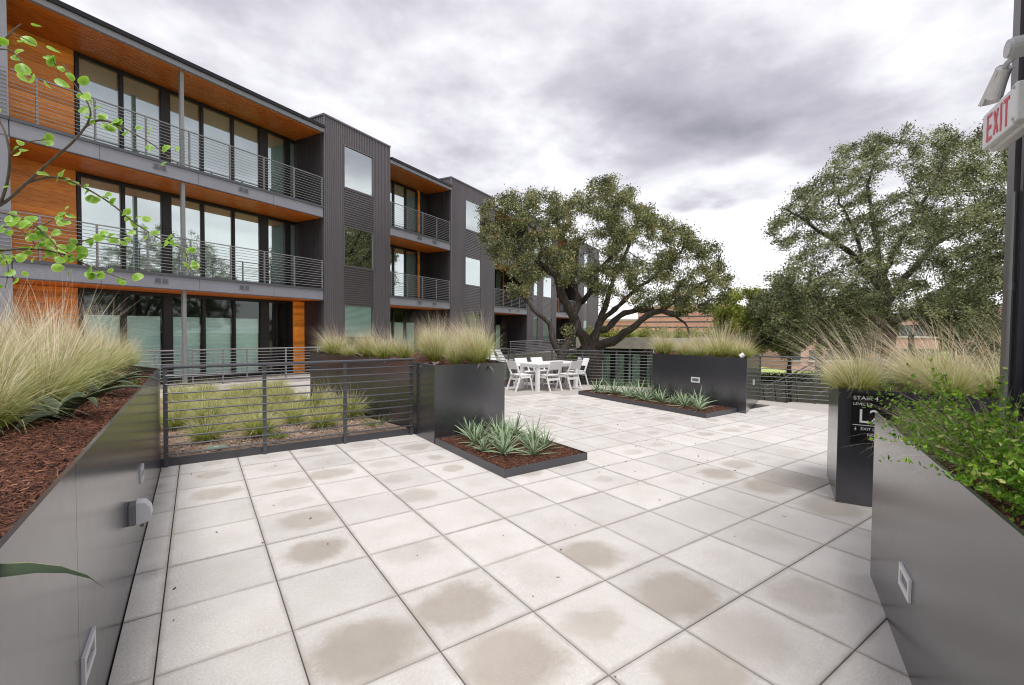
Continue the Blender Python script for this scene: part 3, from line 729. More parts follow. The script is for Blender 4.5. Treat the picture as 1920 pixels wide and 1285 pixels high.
# first recess
for zs, zt in ((3.07, 5.70), (6.06, ROOFZ)):
    window_wall(zs + .12, zt - .14, WY, std_items())
    board_panel(-7.75, -6.37, zs + .01, zt - .02, WY - .02)
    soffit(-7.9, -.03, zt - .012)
    side_wall(-.04, .05, 1.7, zs, zt - .03, -1)
low_items = std_items()
low_items[-3] = ('p', -1.19, -.62, 'clear'); low_items = low_items[:-2] + [('m', -.62, -.52)]
low_items[8 + 1] = ('p', -2.37, -1.48)
window_wall(.12, 2.58, WY, low_items, 'lower')
board_panel(-7.75, -6.37, 0.0, 2.68, WY - .02)
board_panel(-.52, -.06, 0.0, 2.66, WY - .5)
soffit(-7.9, -.03, 2.70); side_wall(-.04, .05, 1.7, 0, 2.68, -1)
pr = [-7.47, -6.47, -5.44, -4.42, -3.32, -2.26, -1.19, -.07]
for zs in SLABS: balcony(-7.9, -.02, zs, 8, (-6.4, -4.2, -1.94), (-5.15, -2.93), posts=pr)
for za, zb in ((-.03, 2.69), (3.12, 5.68), (6.12, 8.72)):
    c = MB(); c.box(-4.60, .07, za, -4.51, .16, zb); build(c, 'column', M_RAIL, bld)
# party fin at the far side of the first recess and the next recess beyond it
for za, zb in ((-.03, 2.70), (3.08, 5.70), (6.10, 8.74)):
    c = MB(); c.box(-8.25, -.01, za, -7.905, 1.72, zb); build(c, 'party_fin', M_FASCIA, bld)
for zs, zt in ((3.07, 5.70), (6.06, ROOFZ)):
    board_panel(-11.5, -8.26, zs + .01, zt - .02, WY - .4); soffit(-14, -8.25, zt - .012)
board_panel(-11.5, -8.26, 0, 2.68, WY - .4); soffit(-14, -8.25, 2.70)
for zs in SLABS: balcony(-14, -7.91, zs, 6, (-12, -10), (-9.2,), posts=[-13, -12, -11, -10, -9])
# second recess (between the first and second tower)
def recess(t0, t1, n=4):
    w = (t1 - t0)
    its = [('m', t0, t0 + .12)]
    x = t0 + .12
    pw_ = (w * .78) / n
    for k in range(n):
        its += [('p', x, x + pw_ - .07), ('m', x + pw_ - .07, x + pw_)]; x += pw_
    for zs, zt in ((3.07, 5.70), (6.06, ROOFZ)):
        window_wall(zs + .12, zt - .14, WY, its)
        board_panel(x, x + .22, zs + .01, zt - .02, WY - .02)
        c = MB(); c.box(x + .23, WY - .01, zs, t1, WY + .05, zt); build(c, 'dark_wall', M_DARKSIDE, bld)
        soffit(t0, t1, zt - .012); side_wall(t1 - .02, .05, 1.7, zs, zt - .03, -1)
    window_wall(.12, 2.58, WY, its, 'lower'); soffit(t0, t1, 2.70); side_wall(t1 - .02, .05, 1.7, 0, 2.68, -1)
    c = MB(); c.box(x + .02, WY - .01, 0, t1, WY + .05, 2.68); build(c, 'dark_wall', M_DARKSIDE, bld)
    for zs in SLABS:
        ps = [t0 + .06 + (t1 - t0 - .12) * k / 4 for k in range(5)]
        balcony(t0, t1, zs, 5, (t0 + 1.0, t0 + 3.2), (t0 + 1.9, t0 + 3.0), posts=ps)
recess(3.37, 7.66); recess(12.05, 16.35); recess(21.3, 26.0, 4)
tower(0.0, 3.35, [(.93, 2.37)]); tower(7.68, 12.0, [(9.0, 10.52)]); tower(16.38, 21.28, [(17.30, 18.0), (18.88, 20.43)], slim=True); tower(26.05, 31.5, [(27.4, 28.4)])
# roof slabs with fascia
for t0, t1 in ((-14, -.02), (3.37, 7.66), (12.02, 16.36), (21.3, 26.03)):
    mb = MB(); mb.box(t0, -.06, ROOFZ - .005, t1, .05, ROOFZ + .13); build(mb, 'roof_fascia', M_FASCIA, bld)
    mb = MB(); mb.box(t0, -.12, ROOFZ + .132, t1, 8.5, ROOFZ + .235); build(mb, 'roof', M_BLACK, bld)
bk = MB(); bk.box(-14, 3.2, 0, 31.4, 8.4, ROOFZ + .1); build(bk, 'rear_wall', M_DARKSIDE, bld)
for t0, t1 in ((-14, 0), (3.4, 7.7), (12, 16.4), (21.3, 26)):
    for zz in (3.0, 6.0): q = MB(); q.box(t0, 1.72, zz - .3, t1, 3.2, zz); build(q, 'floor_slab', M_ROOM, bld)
# courtyard rail in front of the ground floor
cr = fence('pale slat railing on the courtyard pavement before the ground floor flats', (-2.2, 13.2), (3.72, 14.55), 1.05, [.3, 1.5, 2.35, 3.1, 3.75, 4.9, 5.95], 10, .094, mat=M_RAIL, pw=.04)
fence('slat railing on the pavement beyond the second tower', fac(12.2, -1.0), fac(25.5, -1.0), 1.0, [0.1, 2.1, 4.2, 6.4, 8.6, 11.2, 13.2], 8, .105, mat=M_RAIL, pw=.04)
wb = MB(); wb.prism([fac(9.0, -2.6), fac(23, -2.6), fac(23, -2.2), fac(9.0, -2.2)], LOW, .34)
tag(build(wb, 'retaining_wall', M_CONCB), 'board marked concrete retaining wall behind the dining table fence', 'wall')
wb = MB(); wb.prism([(6.9, 12.7), (10.6, 14.4), (10.45, 14.75), (6.7, 13.0)], -.03, .40)
tag(build(wb, 'bench_wall', M_CONC), 'pale concrete bench wall between the fence and the ribbed tower', 'wall')
wb = MB(); wb.prism([(0.0, 12.6), (3.9, 14.05), (3.8, 14.3), (-0.1, 12.85)], -.03, .07)
tag(build(wb, 'low_kerb_wall', M_CONC), 'low pale concrete kerb in front of the courtyard railing', 'wall')

# ------------------------------------------------------------------ stair tower wall at the picture edge, with its sign and floodlight
WE = V(4.435, -1.54)
wallb = thing('metal_clad_wall', 'dark ribbed metal building corner rising beside the exit sign', 'building', loc=(WE[0], WE[1], 0), rot=BR + math.pi)
# local +x runs towards the camera side, +y is away from the terrace
mb = MB()
n = 16; p = .17
for k in range(n):
    a = .10 + k * p
    xs = [a, a + .05, a + .058, a + .092, a + .10, a + .17]; ys = [0, 0, .028, .028, 0, 0]
    for i in range(5): mb.quad((xs[i], -ys[i], -.03), (xs[i + 1], -ys[i + 1], -.03), (xs[i + 1], -ys[i + 1], 4.6), (xs[i], -ys[i], 4.6))
mb.box(.09, .001, -.03, 2.9, 1.2, 4.6)
build(mb, 'cladding', M_LWALL, wallb)
mb = MB(); mb.box(0, -.035, -.03, .095, 1.22, 4.6); build(mb, 'corner_trim', M_TOWER, wallb)
mb = MB(); mb.tube((.135, -.045, -.03), (.135, -.045, 2.55), .012, 8); cdt = build(mb, 'conduit', M_RAIL, wallb)
for z in (1.95,): mb = MB(); mb.tube((.135, -.045, z), (.135, -.045, z + .05), .017, 8); build(mb, 'coupling', M_RAIL, cdt)

mb = MB(); mb.box(-.03, -.06, 4.602, 2.95, 1.26, 4.68); build(mb, 'coping', M_TOWER, wallb)
EX = V(4.015, -1.46); EW, EZ0, EZ1 = .40, 2.765, 2.965
ex = thing('exit_sign', 'white EXIT sign with red letters mounted on the dark metal wall', 'sign', loc=(EX[0], EX[1], EZ0), rot=BR + math.pi)
Hh = EZ1 - EZ0
o = build(MB().box(0, .0, 0, EW, .035, Hh), 'face_panel', M_SIGNW, ex, bevel=.006)
o = build(MB().box(-.012, .036, -.014, EW + .03, .10, Hh + .014), 'housing', M_SIGNW, ex, bevel=.01)
o = build(MB().box(EW + .002, -.012, .0, EW + .05, .0355, Hh), 'end_cap', M_SIGNW, ex, bevel=.008)
for zz in (.02, Hh - .02): build(MB().tube((EW + .025, -.012, zz), (EW + .025, -.019, zz), .009, 10), 'screw', M_GREYP, ex)
build(MB().tube((.30, .10, .01), (.30, .30, .01), .022, 10), 'mounting_stub', M_FRAME, ex)
def text(s, size, mat, parent, name='letters', bold=0.0, ext=0.002, sx=1.0):
    cu = bpy.data.curves.new(name, 'FONT'); cu.body = s; cu.size = size; cu.extrude = ext; cu.offset = bold
    tmp = bpy.data.objects.new('tmp', cu); COL.objects.link(tmp)
    dg = bpy.context.evaluated_depsgraph_get(); me = bpy.data.meshes.new_from_object(tmp.evaluated_get(dg))
    COL.objects.unlink(tmp); bpy.data.objects.remove(tmp)
    me.materials.clear(); me.materials.append(mat)
    return link(name, me, mat, parent)
# block letters of EXIT built as strokes (tall narrow capitals); local x runs so that the text reads from the terrace
def stroke_letters(parent, s, x0, z0, hgt, w, gap, st, y, mat):
    F = {'E': [((0, 0), (0, 1)), ((0, 1), (1, 1)), ((0, .5), (.8, .5)), ((0, 0), (1, 0))], 'X': [((0, 0), (1, 1)), ((0, 1), (1, 0))],
         'I': [((.5, 0), (.5, 1))], 'T': [((.5, 0), (.5, 1)), ((0, 1), (1, 1))]}
    x = x0
    for ch in s:
        ww = w if ch != 'I' else w * .35
        mb = MB()
        for k, ((a, b), (c, d)) in enumerate(F[ch]):
            ins = st / 2
            ax, cx_ = x + ins + a * (ww - st), x + ins + c * (ww - st); az, cz = z0 + ins + b * (hgt - st), z0 + ins + d * (hgt - st)
            dx, dz = cx_ - ax, cz - az; L = math.hypot(dx, dz)
            ex_ = (ins if (dx == 0 or dz == 0) else 0) / L
            mb.bar((ax - dx * ex_, y - k * .0004, az - dz * ex_), (cx_ + dx * ex_, y - k * .0004, cz + dz * ex_), .003, st, up=(0, 1, 0)) if False else mb.prism3(ax - dx * ex_, az - dz * ex_, cx_ + dx * ex_, cz + dz * ex_, st, y - k * .0004)
        build(mb, 'letter', mat, parent)
        x += ww + gap
def prism3(s, x0, z0, x1, z1, w, y):
    dx, dz = x1 - x0, z1 - z0; L = math.hypot(dx, dz); nx, nz = -dz / L * w / 2, dx / L * w / 2
    pts = [(x0 + nx, z0 + nz), (x1 + nx, z1 + nz), (x1 - nx, z1 - nz), (x0 - nx, z0 - nz)]
    vs = [(a, y, b) for a, b in pts] + [(a, y - .0015, b) for a, b in pts]
    return s.add(vs, [(0, 1, 2, 3), (7, 6, 5, 4), (0, 4, 5, 1), (1, 5, 6, 2), (2, 6, 7, 3), (3, 7, 4, 0)])
MB.prism3 = prism3
# the sign's thing frame has local x towards the camera and local y pointing away from the terrace: its visible face is local -y
EXIT_W = .066
stroke_letters(ex, 'EXIT', .065, .024, .150, .066, .018, .019, -.0005, M_RED)

fl = thing('security_light', 'pale grey hooded security light on a bent arm above the exit sign', 'light', loc=(4.0, -1.50, 3.10), rot=BR + math.pi)
mb = MB(); mb.tube((.30, -.03, .085), (.30, .25, .085), .052, 16); mb.tube((.30, -.045, .085), (.30, -.03, .085), .044, 16); build(mb, 'junction_box', M_GREYP, fl)
mb = MB(); mb.tube((.27, .02, .08), (.17, .0, .065), .014, 10); mb.tube((.17, .0, .065), (.125, .0, .04), .014, 10); build(mb, 'arm', M_GREYP, fl)
mb = MB(); mb.tube((.135, 0, .055), (.02, 0, -.050), .030, 16, r2=.038); mb.tube((.138, 0, .058), (.128, 0, .048), .034, 16); build(mb, 'head', M_SIGNW, fl)
mb = MB(); hA, hB = V(.135, 0, .055), V(-.045, 0, -.058); dh = (hB - hA) / np.linalg.norm(hB - hA); sv = V(0, 1, 0); uv_ = np.cross(sv, dh); uv_ = uv_ if uv_[2] > 0 else -uv_
ang = [math.radians(q) for q in (-35, 0, 35, 70, 90, 110, 145, 180, 215)]
ra = [hA + (sv * math.cos(q) + uv_ * math.sin(q)) * .036 for q in ang]; rb2 = [hB + (sv * math.cos(q) + uv_ * math.sin(q)) * .047 + dh * .05 * max(0, math.sin(q)) for q in ang]
mb.add(ra + rb2, [(i, i + 1, len(ang) + i + 1, len(ang) + i) for i in range(len(ang) - 1)]); build(mb, 'hood', M_SIGNW, fl)

# ------------------------------------------------------------------ stair sign on the dark planter
WD = V(6.45 - 5.40, -2.4 + 0.27); WD /= np.linalg.norm(WD)
sg = thing('stair_sign', 'black sign plate reading STAIR 4 in white letters fixed to the dark planter', 'sign', loc=(5.40, -0.27, 0), rot=math.atan2(WD[1], WD[0]))
build(MB().box(.10, -.012, .605, .44, -.001, 1.095), 'plate', M_SIGNB, sg, bevel=.002)
def sign_text(s, x, z, size, bold=0.0, sx=1.0):
    o = text(s, size, M_WTXT, sg, bold=bold, ext=.0006); o.location = (x, -.0132, z); o.rotation_euler = (math.pi / 2, 0, 0); o.scale = (sx, 1, 1)
sign_text('STAIR 4', .117, 1.035, .052, sx=1.12); sign_text('LEVEL L2', .117, .982, .034, sx=1.12); sign_text('L2', .160, .815, .185, bold=.001, sx=.92)
build(MB().box(.118, -.0145, .787, .42, -.0121, .792), 'rule', M_WTXT, sg)
sign_text('EXIT L', .180, .742, .036, sx=1.1); sign_text('NO', .232, .688, .034, sx=1.1); sign_text('A', .262, .645, .034, sx=1.1)
mb = MB(); mb.box(.138, -.0145, .750, .141, -.0121, .770); mb.add([(.130, -.0145, .752), (.149, -.0145, .752), (.1395, -.0145, .741)], [(0, 1, 2)]); mb.box(.130, -.0144, .736, .149, -.0121, .738)
build(mb, 'down_arrow', M_WTXT, sg)

# ------------------------------------------------------------------ step lights, socket cover, uplight
def step_light(label, p, ang, w=.20, h_=.11, mat=M_SIGNW):
    """local x along the wall, -y out of the wall"""
    r = thing('step_light', label, 'light', loc=p, rot=ang, group='step lights set in the planter walls')
    f = MB(); b = .028; d = .012
    f.box(-w / 2, -d, -h_ / 2, w / 2, -.0005, -h_ / 2 + b); f.box(-w / 2, -d, h_ / 2 - b, w / 2, -.0005, h_ / 2)
    f.box(-w / 2, -d, -h_ / 2 + b, -w / 2 + b, -.0005, h_ / 2 - b); f.box(w / 2 - b, -d, -h_ / 2 + b, w / 2, -.0005, h_ / 2 - b)
    build(f, 'face_plate', mat, r)
    build(MB().box(-w / 2 + b, -.003, -h_ / 2 + b, w / 2 - b, -.0006, h_ / 2 - b), 'lens', M_GREYD, r)
step_light('step light on the long planter wall near the slat fence', (-0.18, 2.38, .55), math.pi / 2, mat=M_GREYP)
step_light('step light lowest on the long planter wall, nearest the viewer', (-0.18, .24, .40), math.pi / 2, w=.22, mat=M_GREYP)
ea = math.atan2(U2[1], U2[0])
step_light('step light on the planter wall under the trailing green shrubs', (4.03 - .9053 * .985, -.98 - .4248 * .985, .42), math.atan2(-1.07, -2.28), w=.21, h_=.115)
ca = math.atan2(4.96 - 2.80, 9.2 - 9.44)
step_light('step light on the slate planter above the long yucca bed', (9.44 - .24 / 2.173 * 1.09 , 2.8 + 2.16 / 2.173 * 1.09, .60), ca + math.pi, w=.20, h_=.12)
sa = math.atan2(.72, 1.91)
step_light('narrow step light on the short end of the slate planter by the lawn fence', (9.44 + .9357 * 1.07, 2.8 + .3527 * 1.07, .55), sa, w=.16, h_=.11, mat=M_GREYP)
so = thing('socket_cover', 'grey weatherproof socket cover with a rounded lid on the long planter wall', 'socket', loc=(-0.18, 1.60, .50), rot=math.pi / 2)
build(MB().box(-.045, -.035, -.07, .06, -.0005, .06), 'back_box', M_GREYD, so, bevel=.003)
prof = [(-.036, -.075), (-.10, -.060), (-.118, -.02), (-.112, .03), (-.085, .066), (-.036, .072)]
mb = MB(); nP = len(prof); mb.add([(-.04, a, b) for a, b in prof] + [(.055, a, b) for a, b in prof], [tuple(range(nP)), tuple(range(nP, 2 * nP))[::-1]] + [(i, nP + i, nP + (i + 1) % nP, (i + 1) % nP) for i in range(nP)])
build(mb, 'lid', M_GREYP, so, bevel=.004)
build(MB().box(-.012, -.075, -.095, .012, -.055, -.074), 'latch', M_GREYD, so)
ul = thing('uplight', 'small white uplight standing among the grasses on the slate planter', 'light', loc=(9.62, 3.02, 1.08), rot=.6)
mb = MB(); mb.tube((0, 0, 0), (0, 0, .09), .03, 12); build(mb, 'stem', M_WHITE, ul)
mb = MB(); mb.tube((0, .02, .07), (0, -.05, .13), .048, 14); build(mb, 'lamp_head', M_WHITE, ul)
uc = thing('utility_cover', 'small round green cover lying in the gravel by the fence kerb', 'cover', loc=(.38, 5.0, .095))
build(MB().tube((0, 0, 0), (0, 0, .012), .12, 20), 'lid', plain('pale_green_plastic', (.22, .30, .22), .5), uc)
build(MB().tube((0, 0, .012), (0, 0, .018), .03, 12), 'cap', M_GREYP, uc)

# ------------------------------------------------------------------ dining set
tb = thing('dining_table', 'white rectangular dining table with square legs on the terrace', 'table', loc=(8.60, 8.12, 0), rot=math.radians(5))
tl, twd = .86, .42
for k in range(5):
    yy = -twd + k * (2 * twd / 5); build(MB().box(-tl, yy + .002, .725, tl, yy + 2 * twd / 5 - .002, .75), 'board', M_WHITE, tb)
build(MB().box(-tl + .06, -twd + .05, .64, tl - .06, -twd + .075, .724).box(-tl + .06, twd - .075, .64, tl - .06, twd - .05, .724).box(-tl + .05, -twd + .08, .64, -tl + .075, twd - .08, .724).box(tl - .075, -twd + .08, .64, tl - .05, twd - .08, .724), 'apron', M_WHITE, tb)
for sx in (-1, 1):
    for sy in (-1, 1): build(MB().box(sx * (tl - .05) - .045 * (1 + sx), sy * (twd - .05) - .045 * (1 + sy), 0, sx * (tl - .05) + .045 * (1 - sx), sy * (twd - .05) + .045 * (1 - sy), .639), 'leg', M_WHITE, tb)
def make_chair():
    c = thing('dining_chair', '', 'chair', group='white chairs round the dining table')
    build(MB().box(-.20, -.225, .43, .24, .225, .452), 'seat', M_WHITE, c)
    bx = MB(); bx.add([(-.247, -.20, .60), (-.225, -.20, .60), (-.332, -.20, .83), (-.352, -.20, .83), (-.247, .20, .60), (-.225, .20, .60), (-.332, .20, .83), (-.352, .20, .83)],
                      [(0, 1, 2, 3), (7, 6, 5, 4), (0, 4, 5, 1), (1, 5, 6, 2), (2, 6, 7, 3), (3, 7, 4, 0)]); build(bx, 'backrest', M_WHITE, c)
    for s in (-1, 1):
        y = s * .213
        build(MB().bar((-.165, y, .43), (-.34, y, .83), .022, .042, up=(1, 0, 0)), 'back_post', M_WHITE, c)
        build(MB().bar((-.33, y, 0), (-.165, y, .43), .022, .042, up=(1, 0, 0)), 'leg', M_WHITE, c)
        build(MB().bar((.255, y, 0), (.15, y, .43), .022, .042, up=(1, 0, 0)), 'leg', M_WHITE, c)
        build(MB().box(-.19, y - .011, .36, .16, y + .011, .415), 'side_rail', M_WHITE, c)
    build(MB().box(-.225, -.20, .30, -.20, .20, .36), 'stretcher', M_WHITE, c)
    return c
ch0 = make_chair()
chairs = [(7.58, 8.12, 0.0, 'white chair at the planter end of the dining table, facing along it'),
          (8.22, 7.70, math.radians(92), 'white chair with its back to the terrace, nearer the planter end of the table'),
          (8.88, 7.63, math.radians(95), 'white chair with its back to the terrace, nearer the yucca bed'),
          (8.25, 8.72, math.radians(-86), 'white chair on the fence side of the table, nearer the planter'),
          (8.88, 8.76, math.radians(-86), 'white chair on the fence side of the table, nearer the oak trunk'),
          (9.72, 8.22, math.radians(182), 'white chair at the far end of the table, by the yucca bed')]
for k, (x, y, a, lab) in enumerate(chairs):
    c = ch0 if k == 0 else copy_tree(ch0)
    c.location = (x, y, 0); c.rotation_euler = (0, 0, a); c['label'] = lab

# ------------------------------------------------------------------ grasses
def blades_mesh(name, n, h_, rad, lean=(0.1, 0.9), width=0.0028, segs=5, wind=(0, 0), hvar=.35, base_r=None, curl=1.0):
    az = rng.uniform(0, 2 * np.pi, n); rr = np.sqrt(rng.uniform(0, 1, n)) * (base_r or rad * .28)
    bx, by = np.cos(az) * rr, np.sin(az) * rr
    az2 = az + rng.normal(0, .5, n)
    L = h_ * (1 - (hvar + .2) * rng.uniform(0, 1, n) ** 1.2)
    ro_ = rng.uniform(0, 1, n) ** .75; th0 = lean[0] + ro_ * .75 * min(1, lean[1]); th1 = th0 + ro_ * rng.uniform(.4, 1.15, n) * lean[1] * curl
    wx, wy = wind
    wob = rng.normal(0, .16, (n, 2)); bent = (rng.uniform(0, 1, n) < .12) * rng.uniform(.4, 1.3, n); kb = rng.uniform(.35, .8, n)
    P = np.stack([bx, by, np.zeros(n)], 1); pts = [P]
    for k in range(segs):
        t = (k + .5) / segs; th = th0 + (th1 - th0) * t ** 1.4 + bent * (t > kb)
        d = np.stack([np.sin(th) * np.cos(az2) + wx * t + wob[:, 0] * t, np.sin(th) * np.sin(az2) + wy * t + wob[:, 1] * t, np.cos(th)], 1)
        d /= np.linalg.norm(d, axis=1)[:, None]
        P = P + d * (L / segs)[:, None]; pts.append(P)
    pts = np.stack(pts, 1)                                   # n, segs+1, 3
    sa_ = rng.uniform(0, np.pi, n); side = np.stack([np.cos(sa_), np.sin(sa_), np.zeros(n)], 1)
    ws = width * rng.uniform(.6, 1.2, n)
    tt = np.linspace(0, 1, segs + 1); wprof = np.where(tt < .5, 1, 1 - (tt - .5) * 1.75)
    off = side[:, None, :] * (ws[:, None] * wprof[None, :] / 2)[:, :, None]
    co = np.stack([pts - off, pts + off], 2).reshape(-1, 3)
    S1 = segs + 1; b = (np.arange(n) * S1 * 2)[:, None] + (np.arange(segs) * 2)[None, :]; b = b.reshape(-1)
    q = np.stack([b, b + 1, b + 3, b + 2], 1)
    v = np.repeat(rng.uniform(0, 1, n), S1 * 2); hh = np.tile(np.repeat(tt, 2), n)
    return co, q, v, hh
def join_parts(ps):
    cs, qs, vs, hs, o = [], [], [], [], 0
    for c, q, v, h1 in ps: cs.append(c); qs.append(q + o); vs.append(v); hs.append(h1); o += len(c)
    return np.concatenate(cs), np.concatenate(qs), np.concatenate(vs), np.concatenate(hs)
WIND = (-.823 * .55, .568 * .55)
def clump_meshes(tag_, n, h_, rad, wind, stalks, sh, mat, width=.0028, lean=(.05, .9), slean=(.1, .45)):
    co, q, v, hh = blades_mesh('b', n, h_, rad, lean, width, wind=(wind[0] * .5, wind[1] * .5))
    a = mesh_np('grass_blades', co, q, None, {'v': v, 'h': hh}); a.materials.append(mat)
    b = None
    if stalks:
        co, q, v, hh = blades_mesh('s', stalks, sh, rad, slean, width * .95, wind=wind, hvar=.4)
        # feathery seed heads: short hairs near the tips
        b = mesh_np('seed_stalks', co, q, None, {'v': v, 'h': hh}); b.materials.append(M_STALK)
    return a, b
def place_clump(meshes, loc, rz, s, label, group, name='grass_clump', cat='grass clump'):
    r = thing(name, label, cat, loc=loc, rot=random.uniform(-.7, .7), group=group); r.scale = (s * random.uniform(.9, 1.15), s * random.uniform(.9, 1.15), s * random.uniform(.82, 1.12))
    link('blades', meshes[0], None, r, kind='stuff')
    if meshes[1]: link('seed_stalks', meshes[1], None, r, kind='stuff')
    return r
W2 = (WIND[0], WIND[1])
BIG = [clump_meshes('big', 1500, .72, .24, (W2[0] * f, W2[1] * f), 300, 1.05, M_BLOND, .0036, (.02, l_), (.05, .55)) for f, l_ in ((.6, 1.0), (1.0, 1.3), (.3, 1.2), (.8, 1.5))]
MIDC = [clump_meshes('mid', 900, .50, .2, (W2[0] * f, W2[1] * f), 120, .88, M_GRASSG, .0046, (.05, 1.1), (.05, .6)) for f in (.5, .1, .9)]
TUFT = [clump_meshes('tuft', 850, .50, .2, (W2[0] * f, W2[1] * f), 30, .66, M_GRASSG, .0065, (.2, 1.5), (.2, .9)) for f in (.1, .3, .2)]
ARCH = [clump_meshes('arch', 1400, .60, .22, (W2[0] * 1.9, W2[1] * 1.9), 150, 1.25, M_BLOND, .0038, (.1, 1.3), (.2, .8)) for f in (1, .7)]
def proj(p):
    d = np.array(p, float) - CPOS; z = d @ FW; return 960 + CF * (d @ RT) / z
def put_row(pts, meshes, where, group, z, smin=.85, smax=1.15):
    order = sorted(pts, key=lambda q: proj((q[0], q[1], z)))
    for k, q in enumerate(order):
        s = q[2] if len(q) > 2 else random.uniform(smin, smax)
        place_clump(random.choice(meshes), (q[0], q[1], z), 0, s, where.format(ORD[k] if k < 20 else 'another'), group)
left_pts = [(-.98, 1.05, .85), (-.78, 1.42, .85), (-1.35, 1.25, 1.0), (-.95, 1.95, 1.0), (-1.45, 1.9, 1.05), (-.72, 2.25, .9), (-1.2, 2.5, 1.05), (-.80, 2.95, 1.0), (-1.7, 2.7, 1.1),
            (-1.25, 3.3, 1.05), (-.66, 3.65, .85), (-1.0, 4.1, 1.0), (-1.6, 4.2, 1.1), (-.75, 4.7, .85), (-1.3, 5.1, 1.0), (-.62, 5.55, .72), (-2.0, 3.6, 1.1), (-2.2, 5.0, 1.1)]
put_row(left_pts, BIG, '{} blond feather grass clump counted along the long planter wall from the viewer', 'blond grasses in the long planter', 1.09)
put_row([(2.62, 8.05, .95), (2.78, 7.55, .7), (3.05, 7.1, .8), (3.15, 6.5, .85), (3.45, 6.2, .9), (3.65, 7.4, .9), (3.75, 5.5, .95), (4.2, 6.4, .95), (3.72, 4.62, .80), (4.02, 4.42, .95), (4.55, 5.9, 1.0), (4.35, 5.2, 1.0), (4.6, 7.4, 1.0)], BIG + MIDC[:1],
        '{} tall grass clump on the slate planter, counted from its far corner', 'grasses on the slate planter', 1.08)
put_row([(9.75, 5.05, .9), (9.85, 4.55, .62), (9.75, 4.05, .75), (9.70, 3.55, 1.2), (9.95, 3.20, 1.1), (10.5, 4.0, 1.1), (10.4, 4.9, .9), (10.8, 3.75, .75), (10.2, 4.4, .85)], MIDC + BIG[2:],
        '{} grass clump on the planter beside the dining table, counted from the table', 'grasses on the planter by the table', 1.06)
put_row([(5.60, -.32, .92), (6.05, -.25, .8), (6.25, -.75, .95), (5.95, -.95, .8), (6.6, -1.15, 1.0), (6.35, -1.5, .85), (6.9, -1.6, .95), (6.75, -.6, .9)], ARCH,
        '{} arching feather grass on the planter with the stair sign, counted from its corner', 'arching grasses above the stair sign', 1.05)
for row in range(9):
    yy = 5.45 + .60 * row; k = 0; x = .05 + .3 * (row % 2) + (-.12 if row > 1 else .25)
    while x < 2.75:
        gx, gy = x + random.uniform(-.1, .1), yy + random.uniform(-.12, .12)
        if inpoly(gx, gy, GPOLY) and inpoly(gx + .28, gy, GPOLY) and k < 8 and not (row == 0 and gx > 2.1):
            place_clump(random.choice(TUFT), (gx, gy, .08), 0, random.uniform(.7, 1.15), '{} tuft from the long planter in the {} row of the gravel garden'.format(ORD[k], ORD[row]), 'grass tufts in the gravel garden'); k += 1
        x += random.uniform(.46, .68) * (1.4 if row == 0 else 1)
put_row([(2.55, 6.7, .8), (2.35, 7.4, .8)], [MIDC[0]], '{} tall straw tuft at the foot of the slate planter in the gravel', 'straw tufts against the slate planter', .08)

# leafy low plants
def leaves_np(C, N, L, W, v, fold=.25):
    """diamond leaves: centre C, dir N (unit), random roll"""
    n = len(C); r_ = rng.normal(0, 1, (n, 3)); s = np.cross(N, r_); s /= np.linalg.norm(s, axis=1)[:, None] + 1e-9
    up = np.cross(s, N)
    a = C; b = C + N * L[:, None]; mid = C + N * (L * .45)[:, None]
    l = mid + s * W[:, None] / 2 + up * (W * fold)[:, None]; r2 = mid - s * W[:, None] / 2 + up * (W * fold)[:, None]
    co = np.stack([a, l, b, r2], 1).reshape(-1, 3); k = np.arange(n)[:, None] * 4
    return co, np.concatenate([k + np.array([0, 1, 2]), k + np.array([0, 2, 3])]), np.repeat(v, 4)
def stems_and_leaves(nst, L, lean, leaf_l, leaf_w, per, wind=(0, 0), base=.1, droop=.6):
    co, q, v, hh = blades_mesh('st', nst, L, base * 3, (lean * .3, lean), .004, segs=8, wind=wind, base_r=base)
    pts = co.reshape(nst, 9, 2, 3).mean(2)
    n = nst * per; si = rng.integers(0, nst, n); t = rng.uniform(.15, 1, n) * 8 - 1e-3; i0 = t.astype(int); f = (t - i0)[:, None]
    C = pts[si, i0] * (1 - f) + pts[si, np.minimum(i0 + 1, 8)] * f
    N = rng.normal(0, 1, (n, 3)) + np.array([0, 0, .6]); N /= np.linalg.norm(N, axis=1)[:, None]
    lc, lt, lv = leaves_np(C, N, rng.uniform(.6, 1.15, n) * leaf_l, rng.uniform(.7, 1.1, n) * leaf_w, np.clip(rng.normal(.5, .25, n), 0, 1))
    return (co, q, v, hh), (lc, lt, lv)
